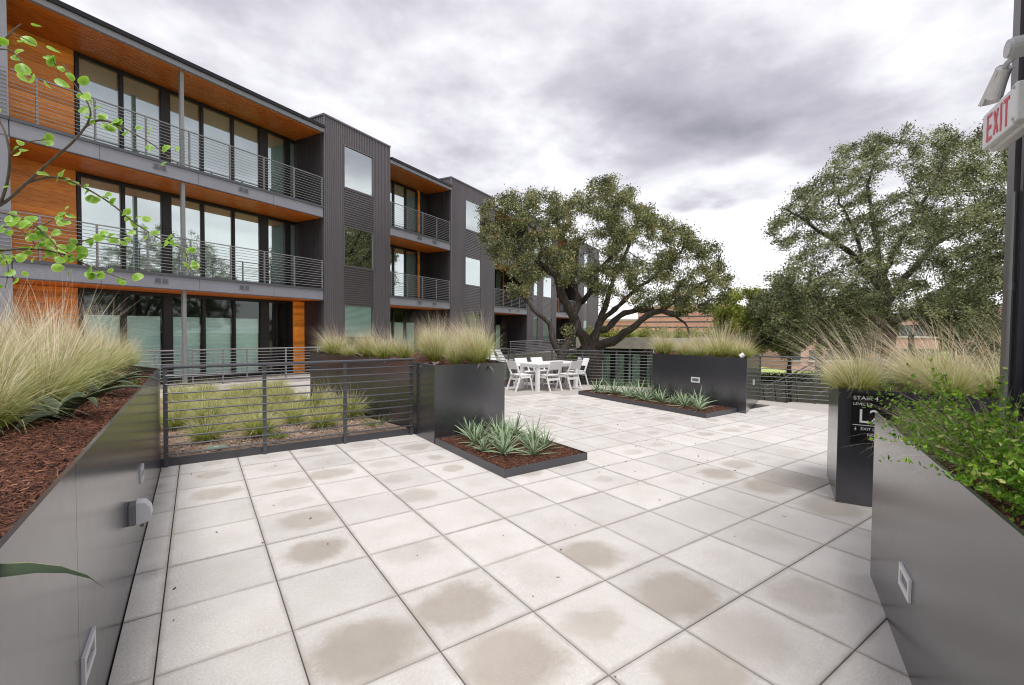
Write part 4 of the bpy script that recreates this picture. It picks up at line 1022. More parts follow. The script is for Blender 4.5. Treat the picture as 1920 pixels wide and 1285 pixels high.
def shrub(loc, label, group, keep=None, nst=60, L=.5, lean=1.4, leaf_l=.03, leaf_w=.015, per=30, mat=M_SHRUB, base=.12, wind=(0, 0), name='leafy_shrub', cat='shrub'):
    (co, q, v, hh), (lc, lt, lv) = stems_and_leaves(nst, L, lean, leaf_l, leaf_w, per, wind, base)
    if keep is not None:
        W_ = lc.reshape(-1, 4, 3).mean(1) + np.array(loc); ok = keep(W_); lc = lc.reshape(-1, 4, 3)[ok].reshape(-1, 3); k_ = np.arange(ok.sum())[:, None] * 4
        lt = np.concatenate([k_ + np.array([0, 1, 2]), k_ + np.array([0, 2, 3])]); lv = lv.reshape(-1, 4)[ok].reshape(-1)
        S_ = co.reshape(nst, -1, 3); bad = ~keep(S_.reshape(-1, 3) + np.array(loc)).reshape(nst, -1); S_[bad.any(1)] = S_[bad.any(1)][:, :2].repeat(S_.shape[1] // 2, 1); co = S_.reshape(-1, 3)
    r = thing(name, label, cat, loc=loc, group=group)
    link('stems', mesh_np('stems', co, q, None, {'v': v, 'h': hh}), M_TWIG, r)
    link('foliage', mesh_np('foliage', lc, None, lt, {'v': lv}), mat, r, kind='stuff')
    return r
eu = V(-.905, -.425)
def keep_e(P):
    sd_ = (P[:, 0] - 4.03) * .425 * -1 + (P[:, 1] + .98) * .905       # positive on the terrace side of the wall
    return (sd_ < -.045) | (P[:, 2] > 1.165)
for k, (t, o_, L) in enumerate(((.22, .28, .20), (.55, .36, .46), (.95, .30, .48), (1.35, .34, .50), (1.75, .32, .46), (2.15, .3, .42))):
    p = V(4.03, -.98) + eu * t + V(.445, -.895) * (o_ + .06)
    shrub((p[0], p[1], 1.03), '{} green trailing shrub along the grey planter wall, counted from its far corner'.format(ORD[k]), 'trailing shrubs on the grey planter', keep=keep_e, nst=110, L=L * 1.15, lean=1.1, leaf_l=.027, leaf_w=.014, per=34, base=.2,
          wind=(.12, -.1))
DRY = clump_meshes('dry', 420, .42, .3, (-.05, .25), 50, .55, M_STALK, .0022, (.6, 1.8), (.6, 2.0))
for k, (t, o_, s) in enumerate(((.12, .30, .6), (.40, .26, .8), (.75, .3, 1.0), (1.15, .3, .9), (.5, .45, 1.1), (1.0, .45, 1.0))):
    p = V(4.03, -.98) + eu * t + V(.445, -.895) * o_
    place_clump(DRY, (p[0], p[1], 1.05), 0, s, '{} dry straw grass spilling over the grey planter, counted from its far corner'.format(ORD[k]), 'dry grasses on the grey planter', name='dry_grass')
for k, (x, y, L) in enumerate(((-.62, 3.2, .2), (-.5, 3.75, .22), (1.1, 5.25, .2), (2.6, 5.3, .3), (6.0, -.55, .25), (9.75, 4.3, .2))):
    z = .08 if 0 < x < 3 else 1.07
    lab = ['small green weed by the agaves in the long planter', 'small green weed under the far grasses of the long planter', 'bright green weed in the gravel by the fence kerb', 'wispy grey green shrub in the gravel corner by the slate planter',
           'leafy green plant under the arching grass above the stair sign', 'small leafy plant between the grasses by the dining table'][k]
    shrub((x, y, z), lab, None, nst=36, L=L, lean=1.2, leaf_l=.022, leaf_w=.01, per=20, base=.1, name='small_plant', cat='plant')

# ------------------------------------------------------------------ yuccas and agaves (each leaf a part)
def leaf_mesh(L, W, curve, fold=.18, segs=7, wmax=.35, tipdroop=0.0, name='leaf', edge=.07):
    """leaf along +x rising; cross-section of 5 points, pale margins via attribute v"""
    co, vv, qs = [], [], []
    x = z = 0.0; th = 0.0
    for k in range(segs + 1):
        t = k / segs; w = W * (math.sin(math.pi * min(1, t / (2 * wmax))) ** .6 if t < wmax else (1 - ((t - wmax) / (1 - wmax)) ** 1.7)) if t > 0 else W * .55
        w = max(w, W * .02); w = max(w, W * .55 * (1 - t / wmax)) if t < wmax else w
        th = -curve * t - tipdroop * t ** 3
        for j, (a, e_) in enumerate(((-1, 1.0), (-1 + edge * 2, .6), (0, .25), (1 - edge * 2, .6), (1, 1.0))):
            co.append((x, a * w / 2, z + abs(a) * w * fold)); vv.append(e_)
        x += L / segs * math.cos(th); z += L / segs * math.sin(th)
    for k in range(segs):
        for j in range(4): a = k * 5 + j; qs.append((a, a + 1, a + 6, a + 5))
    return mesh_np(name, co, np.array(qs), None, {'v': vv}, smooth=True)
YL = [leaf_mesh(l, w, c, .22) for l, w, c in ((.30, .020, .15), (.27, .023, .35), (.33, .020, .05), (.24, .022, .6))]
for m_ in YL: m_.materials.append(M_YUCCA)
def yucca(loc, label, group, n=24, s=1.0):
    r = thing('yucca_plant', label, 'yucca', loc=loc, group=group)
    for k in range(n):
        f = k / n; el_ = 1.35 - 1.25 * f ** .8 + random.uniform(-.12, .12)
        o = link('leaf', random.choice(YL), None, r, loc=(0, 0, .0 + .03 * (1 - f)), rot=(random.uniform(-.5, .5), -el_, k * 2.39996 + random.uniform(-.2, .2)), scale=s * random.uniform(.8, 1.12))
    return r
y1 = [(3.36, 3.35, 1.0), (3.40, 2.70, 1.05), (3.72, 2.48, .8), (3.62, 2.95, 1.1), (4.02, 2.62, .85), (4.12, 3.0, 1.0), (3.82, 3.35, 1.05), (3.50, 3.75, .95), (4.15, 3.5, .9), (3.28, 3.0, .7), (3.62, 3.2, .8), (3.9, 3.62, .85), (3.62, 3.62, .8), (3.9, 2.85, .75)]
for k, q in enumerate(sorted(y1, key=lambda q: proj((q[0], q[1], .08)))):
    yucca((q[0], q[1], .075), '{} striped yucca in the square bed, counted from the fence corner'.format(ORD[k]), 'yuccas in the square bed', 30, q[2] * 1.25)
y2 = [(8.75, 6.35, .95), (8.85, 5.85, 1.05), (8.80, 5.45, .95), (8.82, 5.0, 1.15), (8.95, 4.6, 1.05), (8.72, 4.3, .85), (8.70, 3.72, .9), (9.02, 3.6, 1.0), (8.55, 3.3, .8), (9.05, 4.1, .7), (8.70, 6.05, .7), (9.0, 5.4, .75), (8.7, 5.2, .7), (8.65, 4.7, .75), (9.05, 4.9, .8), (9.15, 3.85, .8), (8.75, 4.05, .65)]
y2 = [q for q in y2 if q[2] > .1]
for k, q in enumerate(sorted(y2, key=lambda q: proj((q[0], q[1], .08)))):
    yucca((q[0], q[1], .075), '{} striped yucca in the long bed, counted from the dining table'.format(ORD[k]), 'yuccas in the long bed', 26, q[2] * 1.45)
for k, q in enumerate(((7.45, 9.7, 1.2), (8.0, 9.6, 1.1))):
    yucca((q[0], q[1], .075), ['yellow green yucca behind the first dining chair', 'yucca half hidden under the dining table'][k], None, 16, q[2])
AL = [leaf_mesh(l, w, c, .30, 9, .3, d) for l, w, c, d in ((.40, .078, .8, .9), (.34, .085, .4, 1.2), (.46, .070, 1.0, .6))]
for m_ in AL: m_.materials.append(M_AGAVE)
AP = [m_.copy() for m_ in AL]
for m_ in AP: m_.materials.clear(); m_.materials.append(M_AGAVEP)
def agave(loc, label, dirs, ms=AL, s=1.0, group=None):
    r = thing('agave_plant', label, 'agave', loc=loc, group=group)
    for (az, el_, k, sc_) in dirs:
        link('leaf', ms[k], None, r, rot=(random.uniform(-.3, .3), -el_, az), scale=sc_ * s)
    return r
agave((-.50, 1.72, 1.10), 'agave with dark arching leaves on the mulch below the blond grass', [(-.35, .85, 2, 1.0), (-.9, .8, 0, .9), (.35, .85, 0, .95), (1.3, .8, 1, .8), (2.3, .9, 1, .7), (-1.8, .5, 0, .8), (3.2, .7, 1, .8), (-2.6, .4, 0, .75)], s=1.3)
agave((-.48, 2.85, 1.10), 'agave with long pale edged leaves halfway along the planter wall', [(-.3, .8, 2, .9), (.1, .85, 0, .9), (-.8, .8, 0, .8), (1.0, .7, 1, .8), (2.4, .8, 1, .8), (-1.8, .5, 1, .7)], s=1.25)
agave((-.45, 3.95, 1.10), 'agave near the far end of the long planter', [(-.2, .8, 2, .85), (.5, .8, 0, .8), (-.9, .75, 0, .8), (1.6, .7, 1, .8), (2.8, .6, 1, .7)])
agave((-.44, -.80, 1.10), 'agave nearest the viewer whose leaf droops over the planter edge', [(.35, .36, 2, 1.15), (.75, .9, 0, .95), (.75, .9, 0, .7), (-.7, .85, 1, .8), (2.0, .7, 1, .8), (3.4, .6, 0, .8), (-2.0, .4, 2, .8)])
for k, (x, y) in enumerate(((3.30, 4.50), (3.95, 4.16), (3.05, 5.75), (3.0, 7.6))):
    agave((x, y, 1.09), ['dark spidery agave at the near corner of the slate planter', 'dark agave on the front edge of the slate planter', 'dark spidery agave midway along the slate planter', 'dark agave at the far corner of the slate planter'][k],
          [(a + random.uniform(-.2, .2), random.uniform(.15, .6), random.choice([0, 2]), random.uniform(.6, .85)) for a in np.linspace(0, 5.6, 8)], AP)
agave((6.05, -.62, 1.06), 'dark agave half hidden in the grasses above the stair sign', [(a, random.uniform(.2, .6), 0, .75) for a in np.linspace(0, 5.6, 7)], AP)

# ------------------------------------------------------------------ trees by space colonisation
def grow(limbs, attract, step=.28, kill=.45, infl=2.2, iters=90, trop=(0, 0, 0.05)):
    """limbs: list of (points[(x,y,z)], radii, parent_index_of_start or None). returns nodes, parents, min radii"""
    nodes, par, rad = [], [], []
    for pts, rs in limbs:
        pts = [np.array(p, float) for p in pts]
        # attach to nearest existing node
        prev = -1
        if nodes:
            A = np.array(nodes); prev = int(np.argmin(((A - pts[0]) ** 2).sum(1)))
        for a in range(len(pts) - 1):
            n = max(1, int(np.linalg.norm(pts[a + 1] - pts[a]) / step))
            for k in range(n + (1 if a == len(pts) - 2 else 0)):
                t = k / n
                if a == 0 and k == 0 and nodes: continue
                jit = rng.normal(0, step * .10, 3) if (k or a) else 0
                nodes.append(pts[a] * (1 - t) + pts[a + 1] * t + jit); par.append(prev); rad.append(rs[a] * (1 - t) + rs[a + 1] * t); prev = len(nodes) - 1
    A = [np.array(a) for a in attract]; alive = list(range(len(A)))
    for it in range(iters):
        if not alive: break
        kd = kdtree.KDTree(len(nodes))
        for i, p in enumerate(nodes): kd.insert(p, i)
        kd.balance(); acc = {}
        keep = []
        for ai in alive:
            co, i, d = kd.find(A[ai])
            if d < kill: continue
            keep.append(ai)
            if d < infl * (1.6 if it < 6 else 1): acc.setdefault(i, []).append(ai)
        alive = keep
        if not acc: break
        for i, l in acc.items():
            v_ = sum((A[a] - nodes[i]) / np.linalg.norm(A[a] - nodes[i]) for a in l)
            v_ = v_ / (np.linalg.norm(v_) + 1e-6) + rng.normal(0, .28, 3) + np.array(trop); v_ /= np.linalg.norm(v_)
            nodes.append(nodes[i] + v_ * step); par.append(i); rad.append(0.0)
    return np.array(nodes), np.array(par), np.array(rad)
def tree(name, label, limbs, attract, base, leafmat_, nleaf, leaf=(.09, .05), spread=.22, step=.28, kill=.45, infl=2.2, tip=.010, group=None, expo=3.0, leaf_r=.035, cat='tree'):
    N, P, R = grow(limbs, attract, step, kill, infl)
    n = len(N); w = np.full(n, tip ** expo); ch = np.zeros(n, int)
    for i in range(n - 1, 0, -1):
        pass
    order = np.arange(n)[::-1]
    acc = np.zeros(n)
    for i in order:
        if ch[i] == 0: acc[i] += tip ** expo
        if P[i] >= 0: acc[P[i]] += acc[i]; ch[P[i]] += 1
    r_ = np.maximum(acc ** (1 / expo), R)
    r_ = np.where(R > 0, R, r_)
    for i in range(n):
        if P[i] >= 0: r_[i] = min(r_[i], r_[P[i]] * .99)
    # rings
    d = np.zeros_like(N)
    for i in range(n):
        if P[i] >= 0: v_ = N[i] - N[P[i]]; d[i] += v_ / (np.linalg.norm(v_) + 1e-9)
    d[P < 0] = (0, 0, 1); d /= np.linalg.norm(d, axis=1)[:, None] + 1e-9
    K = 8; a = np.zeros_like(N); main = -np.ones(n, int)
    for i in range(n):
        if P[i] < 0: v_ = np.array([1., 0, 0])
        else:
            v_ = a[P[i]]
            if main[P[i]] < 0 or r_[i] > r_[main[P[i]]]: main[P[i]] = i
        v_ = v_ - d[i] * (v_ @ d[i]); a[i] = v_ / (np.linalg.norm(v_) + 1e-9)
    b = np.cross(d, a)
    an = np.arange(K) * 2 * np.pi / K
    rk = r_ * (1 + .08 * np.clip(rng.normal(0, 1, n), -1.5, 1.5) * (r_ > .04))
    rings = N[:, None, :] + (a[:, None, :] * np.cos(an)[None, :, None] + b[:, None, :] * np.sin(an)[None, :, None]) * (rk[:, None] * (1 + .10 * rng.normal(0, 1, (n, K)) * (r_ > .06)[:, None]))[:, :, None]
    idx = np.where(P >= 0)[0]; side = np.array([main[P[i]] != i for i in idx])
    # side shoots start inside their parent with their own girth
    sb = N[P[idx[side]]][:, None, :] + (a[idx[side]][:, None, :] * np.cos(an)[None, :, None] + b[idx[side]][:, None, :] * np.sin(an)[None, :, None]) * (r_[idx[side]] * 1.25)[:, None, None]
    co = np.concatenate([rings.reshape(-1, 3), sb.reshape(-1, 3)]) - np.array(base)
    start = np.where(side, n * K + (np.cumsum(side) - 1) * K, P[idx] * K)[:, None]; end = (idx * K)[:, None]
    j = np.arange(K); j2 = (j + 1) % K
    q = np.stack([start + j, start + j2, end + j2, end + j], 2).reshape(-1, 4)
    root = thing(name, label, cat, loc=base, group=group)
    link('trunk', mesh_np('trunk', co, q, smooth=True), M_BARK, root)
    # leaves
    thin = np.where((r_ < leaf_r) & (P >= 0))[0]
    cen = rng.choice(thin, max(1, int(len(thin) * .62)), replace=False); wgt = rng.uniform(.2, 1, len(cen)) ** 1.5; li = rng.choice(cen, nleaf, p=wgt / wgt.sum()); f = rng.uniform(0, 1, nleaf)[:, None]
    C = N[li] * f + N[P[li]] * (1 - f) + rng.normal(0, spread, (nleaf, 3)) * np.array([1, 1, .75])
    D = rng.normal(0, 1, (nleaf, 3)) + np.array([0, 0, .3]); D /= np.linalg.norm(D, axis=1)[:, None]
    # clumps differ in tone
    cl = rng.normal(0, .20, n); tone = np.clip(.5 + cl[li] * .9 + rng.normal(0, .22, nleaf), 0, 1)
    lc, lt, lv = leaves_np(C - np.array(base), D, rng.uniform(.6, 1.2, nleaf) * leaf[0], rng.uniform(.7, 1.2, nleaf) * leaf[1], tone, .2)
    link('crown', mesh_np('crown', lc, None, lt, {'v': lv}), leafmat_, root, kind='stuff')
    return root, N
def crown_pts(poly, D0, thick, n, cx, cy, rx, ry, holes=(), seed=1, dshift=None):
    """attractors inside a crown of real depth whose outline is the given one"""
    r_ = np.random.default_rng(seed); out = []
    xs = [p[0] for p in poly]; ys = [p[1] for p in poly]
    while len(out) < n:
        x, y = r_.uniform(min(xs), max(xs)), r_.uniform(min(ys), max(ys))
        if not inpoly(x, y, poly): continue
        if any(((x - hx) / hr) ** 2 + ((y - hy) / hr2) ** 2 < 1 and r_.random() < .92 for hx, hy, hr, hr2 in holes): continue
        e_ = ((x - cx) / rx) ** 2 + ((y - cy) / ry) ** 2
        th = thick * math.sqrt(max(.12, 1 - min(1, e_)))
        out.append(gd(x, y, D0 + r_.uniform(-1, 1) * th))
    return out
def L3(D0, pts): return [gd(x, y, D0 + d) for x, y, d in pts]
# central live oak
D0 = 21.0
def wpx(w, D=21.0): return w / CF * D / 2
limbs = [
    (L3(D0, [(1108, 850, 0), (1106, 700, 0), (1104, 655, 0)]), [wpx(55.0), wpx(46.4), wpx(48.2)]),
    (L3(D0, [(1104, 655, 0), (1085, 620, -.3), (1068, 580, -.6), (1052, 548, -.8), (1044, 520, -1)]), [wpx(22.7), wpx(19.3), wpx(17.0), wpx(14.8), wpx(12.5)]),
    (L3(D0, [(1044, 520, -1), (1020, 500, -1.3), (995, 478, -1.5), (968, 462, -1.2), (935, 445, -1), (910, 430, -.8)]), [wpx(11.4), wpx(10.2), wpx(9.1), wpx(7.4), wpx(5.1), wpx(2.8)]),
    (L3(D0, [(1010, 490, -1.4), (1018, 468, -1.4), (1010, 440, -1.6), (985, 415, -1.5), (965, 392, -1.3)]), [wpx(7.9), wpx(6.8), wpx(5.1), wpx(4.0), wpx(2.2)]),
    (L3(D0, [(1075, 590, -.5), (1088, 570, .2), (1078, 535, .5), (1062, 500, .8), (1068, 470, 1), (1050, 430, 1.2), (1035, 395, 1.2)]), [wpx(11.4), wpx(10.8), wpx(9.1), wpx(7.9), wpx(6.3), wpx(4.6), wpx(2.2)]),
    (L3(D0, [(1088, 572, .2), (1108, 545, -.5), (1105, 520, -.9), (1130, 500, -1.2), (1150, 475, -1.4), (1165, 440, -1.5), (1155, 400, -1.4), (1160, 365, -1.2)]), [wpx(12.5), wpx(10.2), wpx(9.6), wpx(8.5), wpx(6.8), wpx(5.1), wpx(4.0), wpx(2.2)]),
    (L3(D0, [(1112, 650, 0), (1122, 610, .4), (1136, 570, .8), (1148, 530, 1.2), (1170, 480, 1.5), (1190, 430, 1.6), (1200, 400, 1.4)]), [wpx(17.0), wpx(14.8), wpx(11.4), wpx(8.5), wpx(6.8), wpx(4.6), wpx(2.2)]),
    (L3(D0, [(1130, 600, .5), (1160, 572, 0), (1190, 545, -.4), (1225, 520, -.6), (1260, 490, -.6), (1290, 460, -.5)]), [wpx(10.2), wpx(9.1), wpx(7.4), wpx(5.7), wpx(4.0), wpx(2.2)]),
    (L3(D0, [(1118, 652, 0), (1150, 640, -.6), (1180, 618, -1.0), (1212, 592, -1.3), (1240, 582, -1.5), (1262, 590, -1.6), (1300, 582, -1.8), (1335, 560, -1.8)]), [wpx(19.3), wpx(15.9), wpx(13.6), wpx(12.5), wpx(11.4), wpx(10.2), wpx(7.4), wpx(3.4)]),
    (L3(D0, [(1130, 625, .3), (1160, 592, .5), (1195, 580, .3), (1225, 584, -.8)]), [wpx(12.5), wpx(11.4), wpx(10.2), wpx(9.1)]),
    (L3(D0, [(1240, 582, -1.5), (1275, 560, -1.2), (1310, 535, -1), (1345, 510, -1)]), [wpx(7.4), wpx(6.3), wpx(4.6), wpx(2.2)]),
    (L3(D0, [(1262, 590, -1.6), (1282, 604, -1.7), (1292, 625, -1.8), (1300, 640, -1.8)]), [wpx(5.1), wpx(4.0), wpx(2.8), wpx(1.7)]),
    (L3(D0, [(1104, 668, 0), (1070, 660, -1.2), (1045, 672, -1.5)]), [wpx(6.8), wpx(6.8), wpx(6.8)]),
]
opoly = [(893, 430), (890, 395), (915, 368), (950, 352), (985, 362), (1010, 345), (1048, 352), (1068, 375), (1092, 352), (1110, 328), (1140, 326), (1180, 342), (1198, 378), (1230, 398), (1262, 404), (1290, 432), (1335, 448), (1368, 488), (1376, 528), (1362, 566),
         (1328, 596), (1285, 585), (1245, 572), (1200, 562), (1160, 556), (1120, 560), (1090, 535), (1040, 510), (1005, 545), (975, 540), (935, 505), (905, 470)]
att = crown_pts(opoly, D0, 4.2, 2900, 1130, 470, 255, 165, holes=((1200, 470, 30, 22), (1110, 470, 24, 24), (1240, 535, 35, 14), (1090, 420, 20, 18), (1290, 500, 22, 16), (1010, 420, 18, 15), (1150, 530, 22, 14)), seed=3)
oak1, _ = tree('live_oak', 'spreading live oak with a forked trunk rising behind the dining table fence', limbs, att, tuple(gd(1108, 850, D0)), M_OAK, 105000, leaf=(.102, .055), spread=.14, step=.26, kill=.40, infl=1.8)
# second stem in front of the far tower
limbs = [(L3(18.5, [(1040, 800, 0), (1046, 690, 0), (1058, 655, .1), (1076, 622, .3), (1084, 600, .4)]), [wpx(26, 18.5), wpx(24, 18.5), wpx(17, 18.5), wpx(12, 18.5), wpx(6, 18.5)]),
         (L3(18.5, [(1046, 665, 0), (1034, 630, 0), (1032, 608, 0), (1008, 590, -.1), (985, 562, -.2), (970, 548, -.3)]), [wpx(13, 18.5), wpx(11, 18.5), wpx(9, 18.5), wpx(8, 18.5), wpx(6, 18.5), wpx(4, 18.5)])]
tree('young_oak', 'slim dark oak stem leaning in front of the far ribbed tower', limbs, crown_pts([(940, 535), (985, 530), (1000, 560), (960, 565)], 18.3, .5, 40, 970, 548, 40, 20, seed=4) + crown_pts([(1055, 610), (1075, 600), (1072, 640), (1056, 636)], 18.5, .3, 18, 1065, 620, 20, 20, seed=5),
     tuple(gd(1040, 800, 18.5)), M_OAK, 1500, leaf=(.10, .055), spread=.12, step=.22, kill=.3, infl=1.2)
for k, (x, y) in enumerate(((1124, 641), (1128, 634))):
    pass
# oak at the end of the terrace
D1 = 24.0
limbs = [
    (L3(D1, [(1668, 760, 0), (1664, 640, 0), (1658, 560, 0), (1652, 510, 0)]), [wpx(31.2, D1), wpx(26.4, D1), wpx(20.4, D1), wpx(15.6, D1)]),
    (L3(D1, [(1658, 560, 0), (1622, 500, -.5), (1588, 468, -1), (1545, 440, -1.4), (1500, 405, -1.6), (1466, 392, -1.6)]), [wpx(12.0, D1), wpx(10.2, D1), wpx(8.4, D1), wpx(6.6, D1), wpx(4.2, D1), wpx(2.4, D1)]),
    (L3(D1, [(1652, 510, 0), (1643, 460, .4), (1636, 400, .8), (1628, 350, 1), (1640, 300, 1), (1650, 262, 1)]), [wpx(12.0, D1), wpx(9.6, D1), wpx(7.2, D1), wpx(5.4, D1), wpx(3.6, D1), wpx(1.8, D1)]),
    (L3(D1, [(1654, 520, 0), (1682, 460, -.5), (1712, 420, -1), (1735, 370, -1.3), (1765, 315, -1.3), (1775, 260, -1.2)]), [wpx(10.8, D1), wpx(9.0, D1), wpx(7.2, D1), wpx(5.4, D1), wpx(3.6, D1), wpx(1.8, D1)]),
    (L3(D1, [(1660, 570, 0), (1710, 505, .6), (1750, 460, 1), (1800, 430, 1.2), (1850, 412, 1.2), (1900, 398, 1)]), [wpx(13.2, D1), wpx(10.8, D1), wpx(8.4, D1), wpx(6.6, D1), wpx(4.8, D1), wpx(3.0, D1)]),
    (L3(D1, [(1664, 610, 0), (1740, 570, -.8), (1790, 530, -1.4), (1840, 492, -1.6), (1900, 468, -1.8), (1960, 440, -2)]), [wpx(15.6, D1), wpx(13.2, D1), wpx(11.4, D1), wpx(9.0, D1), wpx(6.6, D1), wpx(3.6, D1)]),
    (L3(D1, [(1622, 500, -.5), (1600, 430, 0), (1575, 380, .3), (1560, 340, .5), (1570, 300, .5)]), [wpx(7.2, D1), wpx(6.0, D1), wpx(4.2, D1), wpx(3.0, D1), wpx(1.8, D1)]),
    (L3(D1, [(1664, 620, 0), (1600, 580, -1), (1540, 560, -1.8), (1480, 540, -2.3)]), [wpx(12.0, D1), wpx(9.0, D1), wpx(6.0, D1), wpx(2.4, D1)]),
]
opoly2 = [(1424, 450), (1440, 405), (1462, 402), (1492, 345), (1545, 322), (1560, 275), (1605, 262), (1618, 245), (1668, 262), (1690, 228), (1715, 238), (1748, 262), (1772, 212), (1790, 248), (1835, 238), (1870, 252), (1950, 270), (2050, 380), (2060, 520),
          (1960, 570), (1860, 552), (1780, 575), (1730, 600), (1640, 620), (1560, 640), (1480, 630), (1440, 590), (1446, 520), (1470, 480)]
att = crown_pts(opoly2, D1, 5.5, 3600, 1720, 440, 330, 240, holes=((1700, 490, 22, 26), (1600, 430, 22, 18), (1670, 360, 18, 26), (1745, 520, 34, 14), (1560, 490, 20, 14), (1800, 380, 30, 16), (1500, 430, 20, 12), (1830, 455, 28, 12)), seed=6)
att += crown_pts([(1440, 510), (1520, 480), (1600, 520), (1660, 540), (1640, 640), (1560, 665), (1460, 655), (1415, 600)], D1 - 2, 2.5, 1100, 1540, 575, 130, 95, seed=8)
oak2, _ = tree('live_oak', 'huge open crowned live oak beyond the lawn fence at the terrace end', limbs, att, tuple(gd(1668, 760, D1)), M_OAK2, 150000, leaf=(.112, .062), spread=.16, step=.30, kill=.46, infl=2.0)
# an equal oak standing out of the frame, seen mirrored in the flats' windows
o3 = copy_tree(oak2); o3.location = (23.5, -6.5, LOW + .2); o3.rotation_euler = (0, 0, 2.3); o3.scale = (.8, .8, .8); o3['label'] = 'live oak beside the stair tower mirrored in the apartment windows'
# lower trees
def bush_tree(label, x0, x1, y0, y1, D, mat, nl, seed, name='bushy_tree', leaf=(.13, .075), thick=2.0, natt=500, outline=None, tr=10):
    cx, cy = (x0 + x1) / 2, (y0 + y1) / 2; rx, ry = (x1 - x0) / 2, (y1 - y0) / 2
    r_ = np.random.default_rng(seed)
    poly = outline or [(cx + rx * math.cos(a) * r_.uniform(.8, 1.05), cy + ry * math.sin(a) * r_.uniform(.85, 1.05)) for a in np.linspace(0, 2 * math.pi, 15)[:-1]]
    base = gd(cx, y1 + 60, D); base[2] = LOW
    pts = crown_pts(poly, D, thick, natt, cx, cy, rx * 1.05, ry * 1.05, seed=seed)
    mid = gd(cx, cy + ry * .5, D)
    return tree(name, label, [([base, mid], [.16, .09])], pts, tuple(base), mat, nl, leaf=leaf, spread=.17, step=.35, kill=.5, infl=3.5)
bush_tree('yellow green bushy tree behind the planter beside the dining table', 1325, 1470, 528, 680, 29, M_YGREEN, 42000, 11, natt=700, thick=2.8)
bush_tree('grey green bushy tree in front of the huge oak, over the lawn', 1400, 1560, 520, 672, 25, M_OAK2, 46000, 12, thick=2.6, natt=800)
bush_tree('dense dark green tree under the huge oak', 1520, 1690, 540, 672, 26, M_OAK2, 40000, 13, natt=700)
bush_tree('pale green tree partly hiding the pink brick houses', 1700, 1880, 540, 636, 22, M_OAK2, 26000, 14, natt=450)
bush_tree('small open tree by the dark metal wall, over the pink houses', 1800, 1960, 560, 700, 20, M_OAK2, 9000, 15, natt=260)

# ------------------------------------------------------------------ low glazed building with planted roof
def wbox(mb, A, B, dpt, z0, z1, inset=0.0):
    """box whose front runs from ground point A to B, going away by dpt"""
    A, B = V(A[0], A[1]), V(B[0], B[1]); d = (B - A) / np.linalg.norm(B - A); nn = V(-d[1], d[0])
    if nn @ FW[:2] < 0: nn = -nn
    a, b = A + nn * inset, B + nn * inset
    mb.prism([tuple(a), tuple(b), tuple(b + nn * dpt), tuple(a + nn * dpt)] if np.cross(b - a, nn) > 0 else [tuple(b), tuple(a), tuple(a + nn * dpt), tuple(b + nn * dpt)], z0, z1)
A0, B0 = gd(1080, 640, 30.5), gd(1246, 640, 29.5); B1 = gd(1420, 640, 36)
pav = thing('pavilion', 'low glazed pavilion with a planted roof behind the oak trunk', 'building', loc=(A0[0], A0[1], 0)); off = (A0[0], A0[1], 0)
mb = MB(); wbox(mb, A0, B0, 11, .50, 1.22); build(mb, 'roof_slab', M_CONCB, pav, off=off)
mb = MB(); wbox(mb, B0, B1, .5, .30, 1.20); build(mb, 'concrete_parapet', M_CONC, pav, off=off)
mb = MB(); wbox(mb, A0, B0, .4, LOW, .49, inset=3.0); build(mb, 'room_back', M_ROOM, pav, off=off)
dAB = (B0 - A0)[:2]; LAB = np.linalg.norm(dAB); dAB /= LAB; nAB = V(-dAB[1], dAB[0]); nAB = nAB if nAB @ FW[:2] > 0 else -nAB
for k in range(7):
    p = A0[:2] + dAB * (LAB * (k + .0) / 6.4) + nAB * .5; q = A0[:2] + dAB * (LAB * (k + 1) / 6.4) + nAB * .5
    if k == 6: q = B0[:2] + nAB * .5
    mb = MB(); mb.bar((p[0], p[1], LOW), (p[0], p[1], .49), .08, .1); w_ = build(mb, 'window', M_FRAME if k % 2 else M_FASCIA, pav, off=off)
    mb = MB(); mb.quad((p[0], p[1], LOW), (q[0], q[1], LOW), (q[0], q[1], .49), (p[0], p[1], .49)); build(mb, 'pane', M_GLASS1, w_, off=off)
    if k not in (1,):
        mb = MB(); s0, s1 = random.uniform(.1, .3), random.uniform(.55, .8); a_ = p + (q - p) * s0 + nAB * .3; b_ = p + (q - p) * s1 + nAB * .3
        for z in range(8):
            c0 = a_ + (b_ - a_) * z / 8; c1 = a_ + (b_ - a_) * (z + 1) / 8; o1 = nAB * (.05 if z % 2 else 0); o2 = nAB * (0 if z % 2 else .05)
            mb.quad((*(c0 + o1), LOW), (*(c1 + o2), LOW), (*(c1 + o2), .1), (*(c0 + o1), .1))
        build(mb, 'curtain', M_CURT, w_, off=off)
rp = B0[:2] - dAB * .55; mb = MB(); mb.bar((*(rp + nAB * .2), LOW), (*(rp + nAB * .2), .49), .6, .1, up=(dAB[0], dAB[1], 0)); build(mb, 'red_panel', M_REDP, pav, off=off)
RB = [clump_meshes('rb', 500, .9, .5, (W2[0] * .3, W2[1] * .3), 20, 1.1, M_GRASSG, .012, (.1, 1.0), (.1, .5))]
RBG = [shrub((0, 0, 0), '', None, nst=60, L=.9, lean=1.3, leaf_l=.11, leaf_w=.07, per=22, mat=M_YGREEN, base=.25)]
k = 0
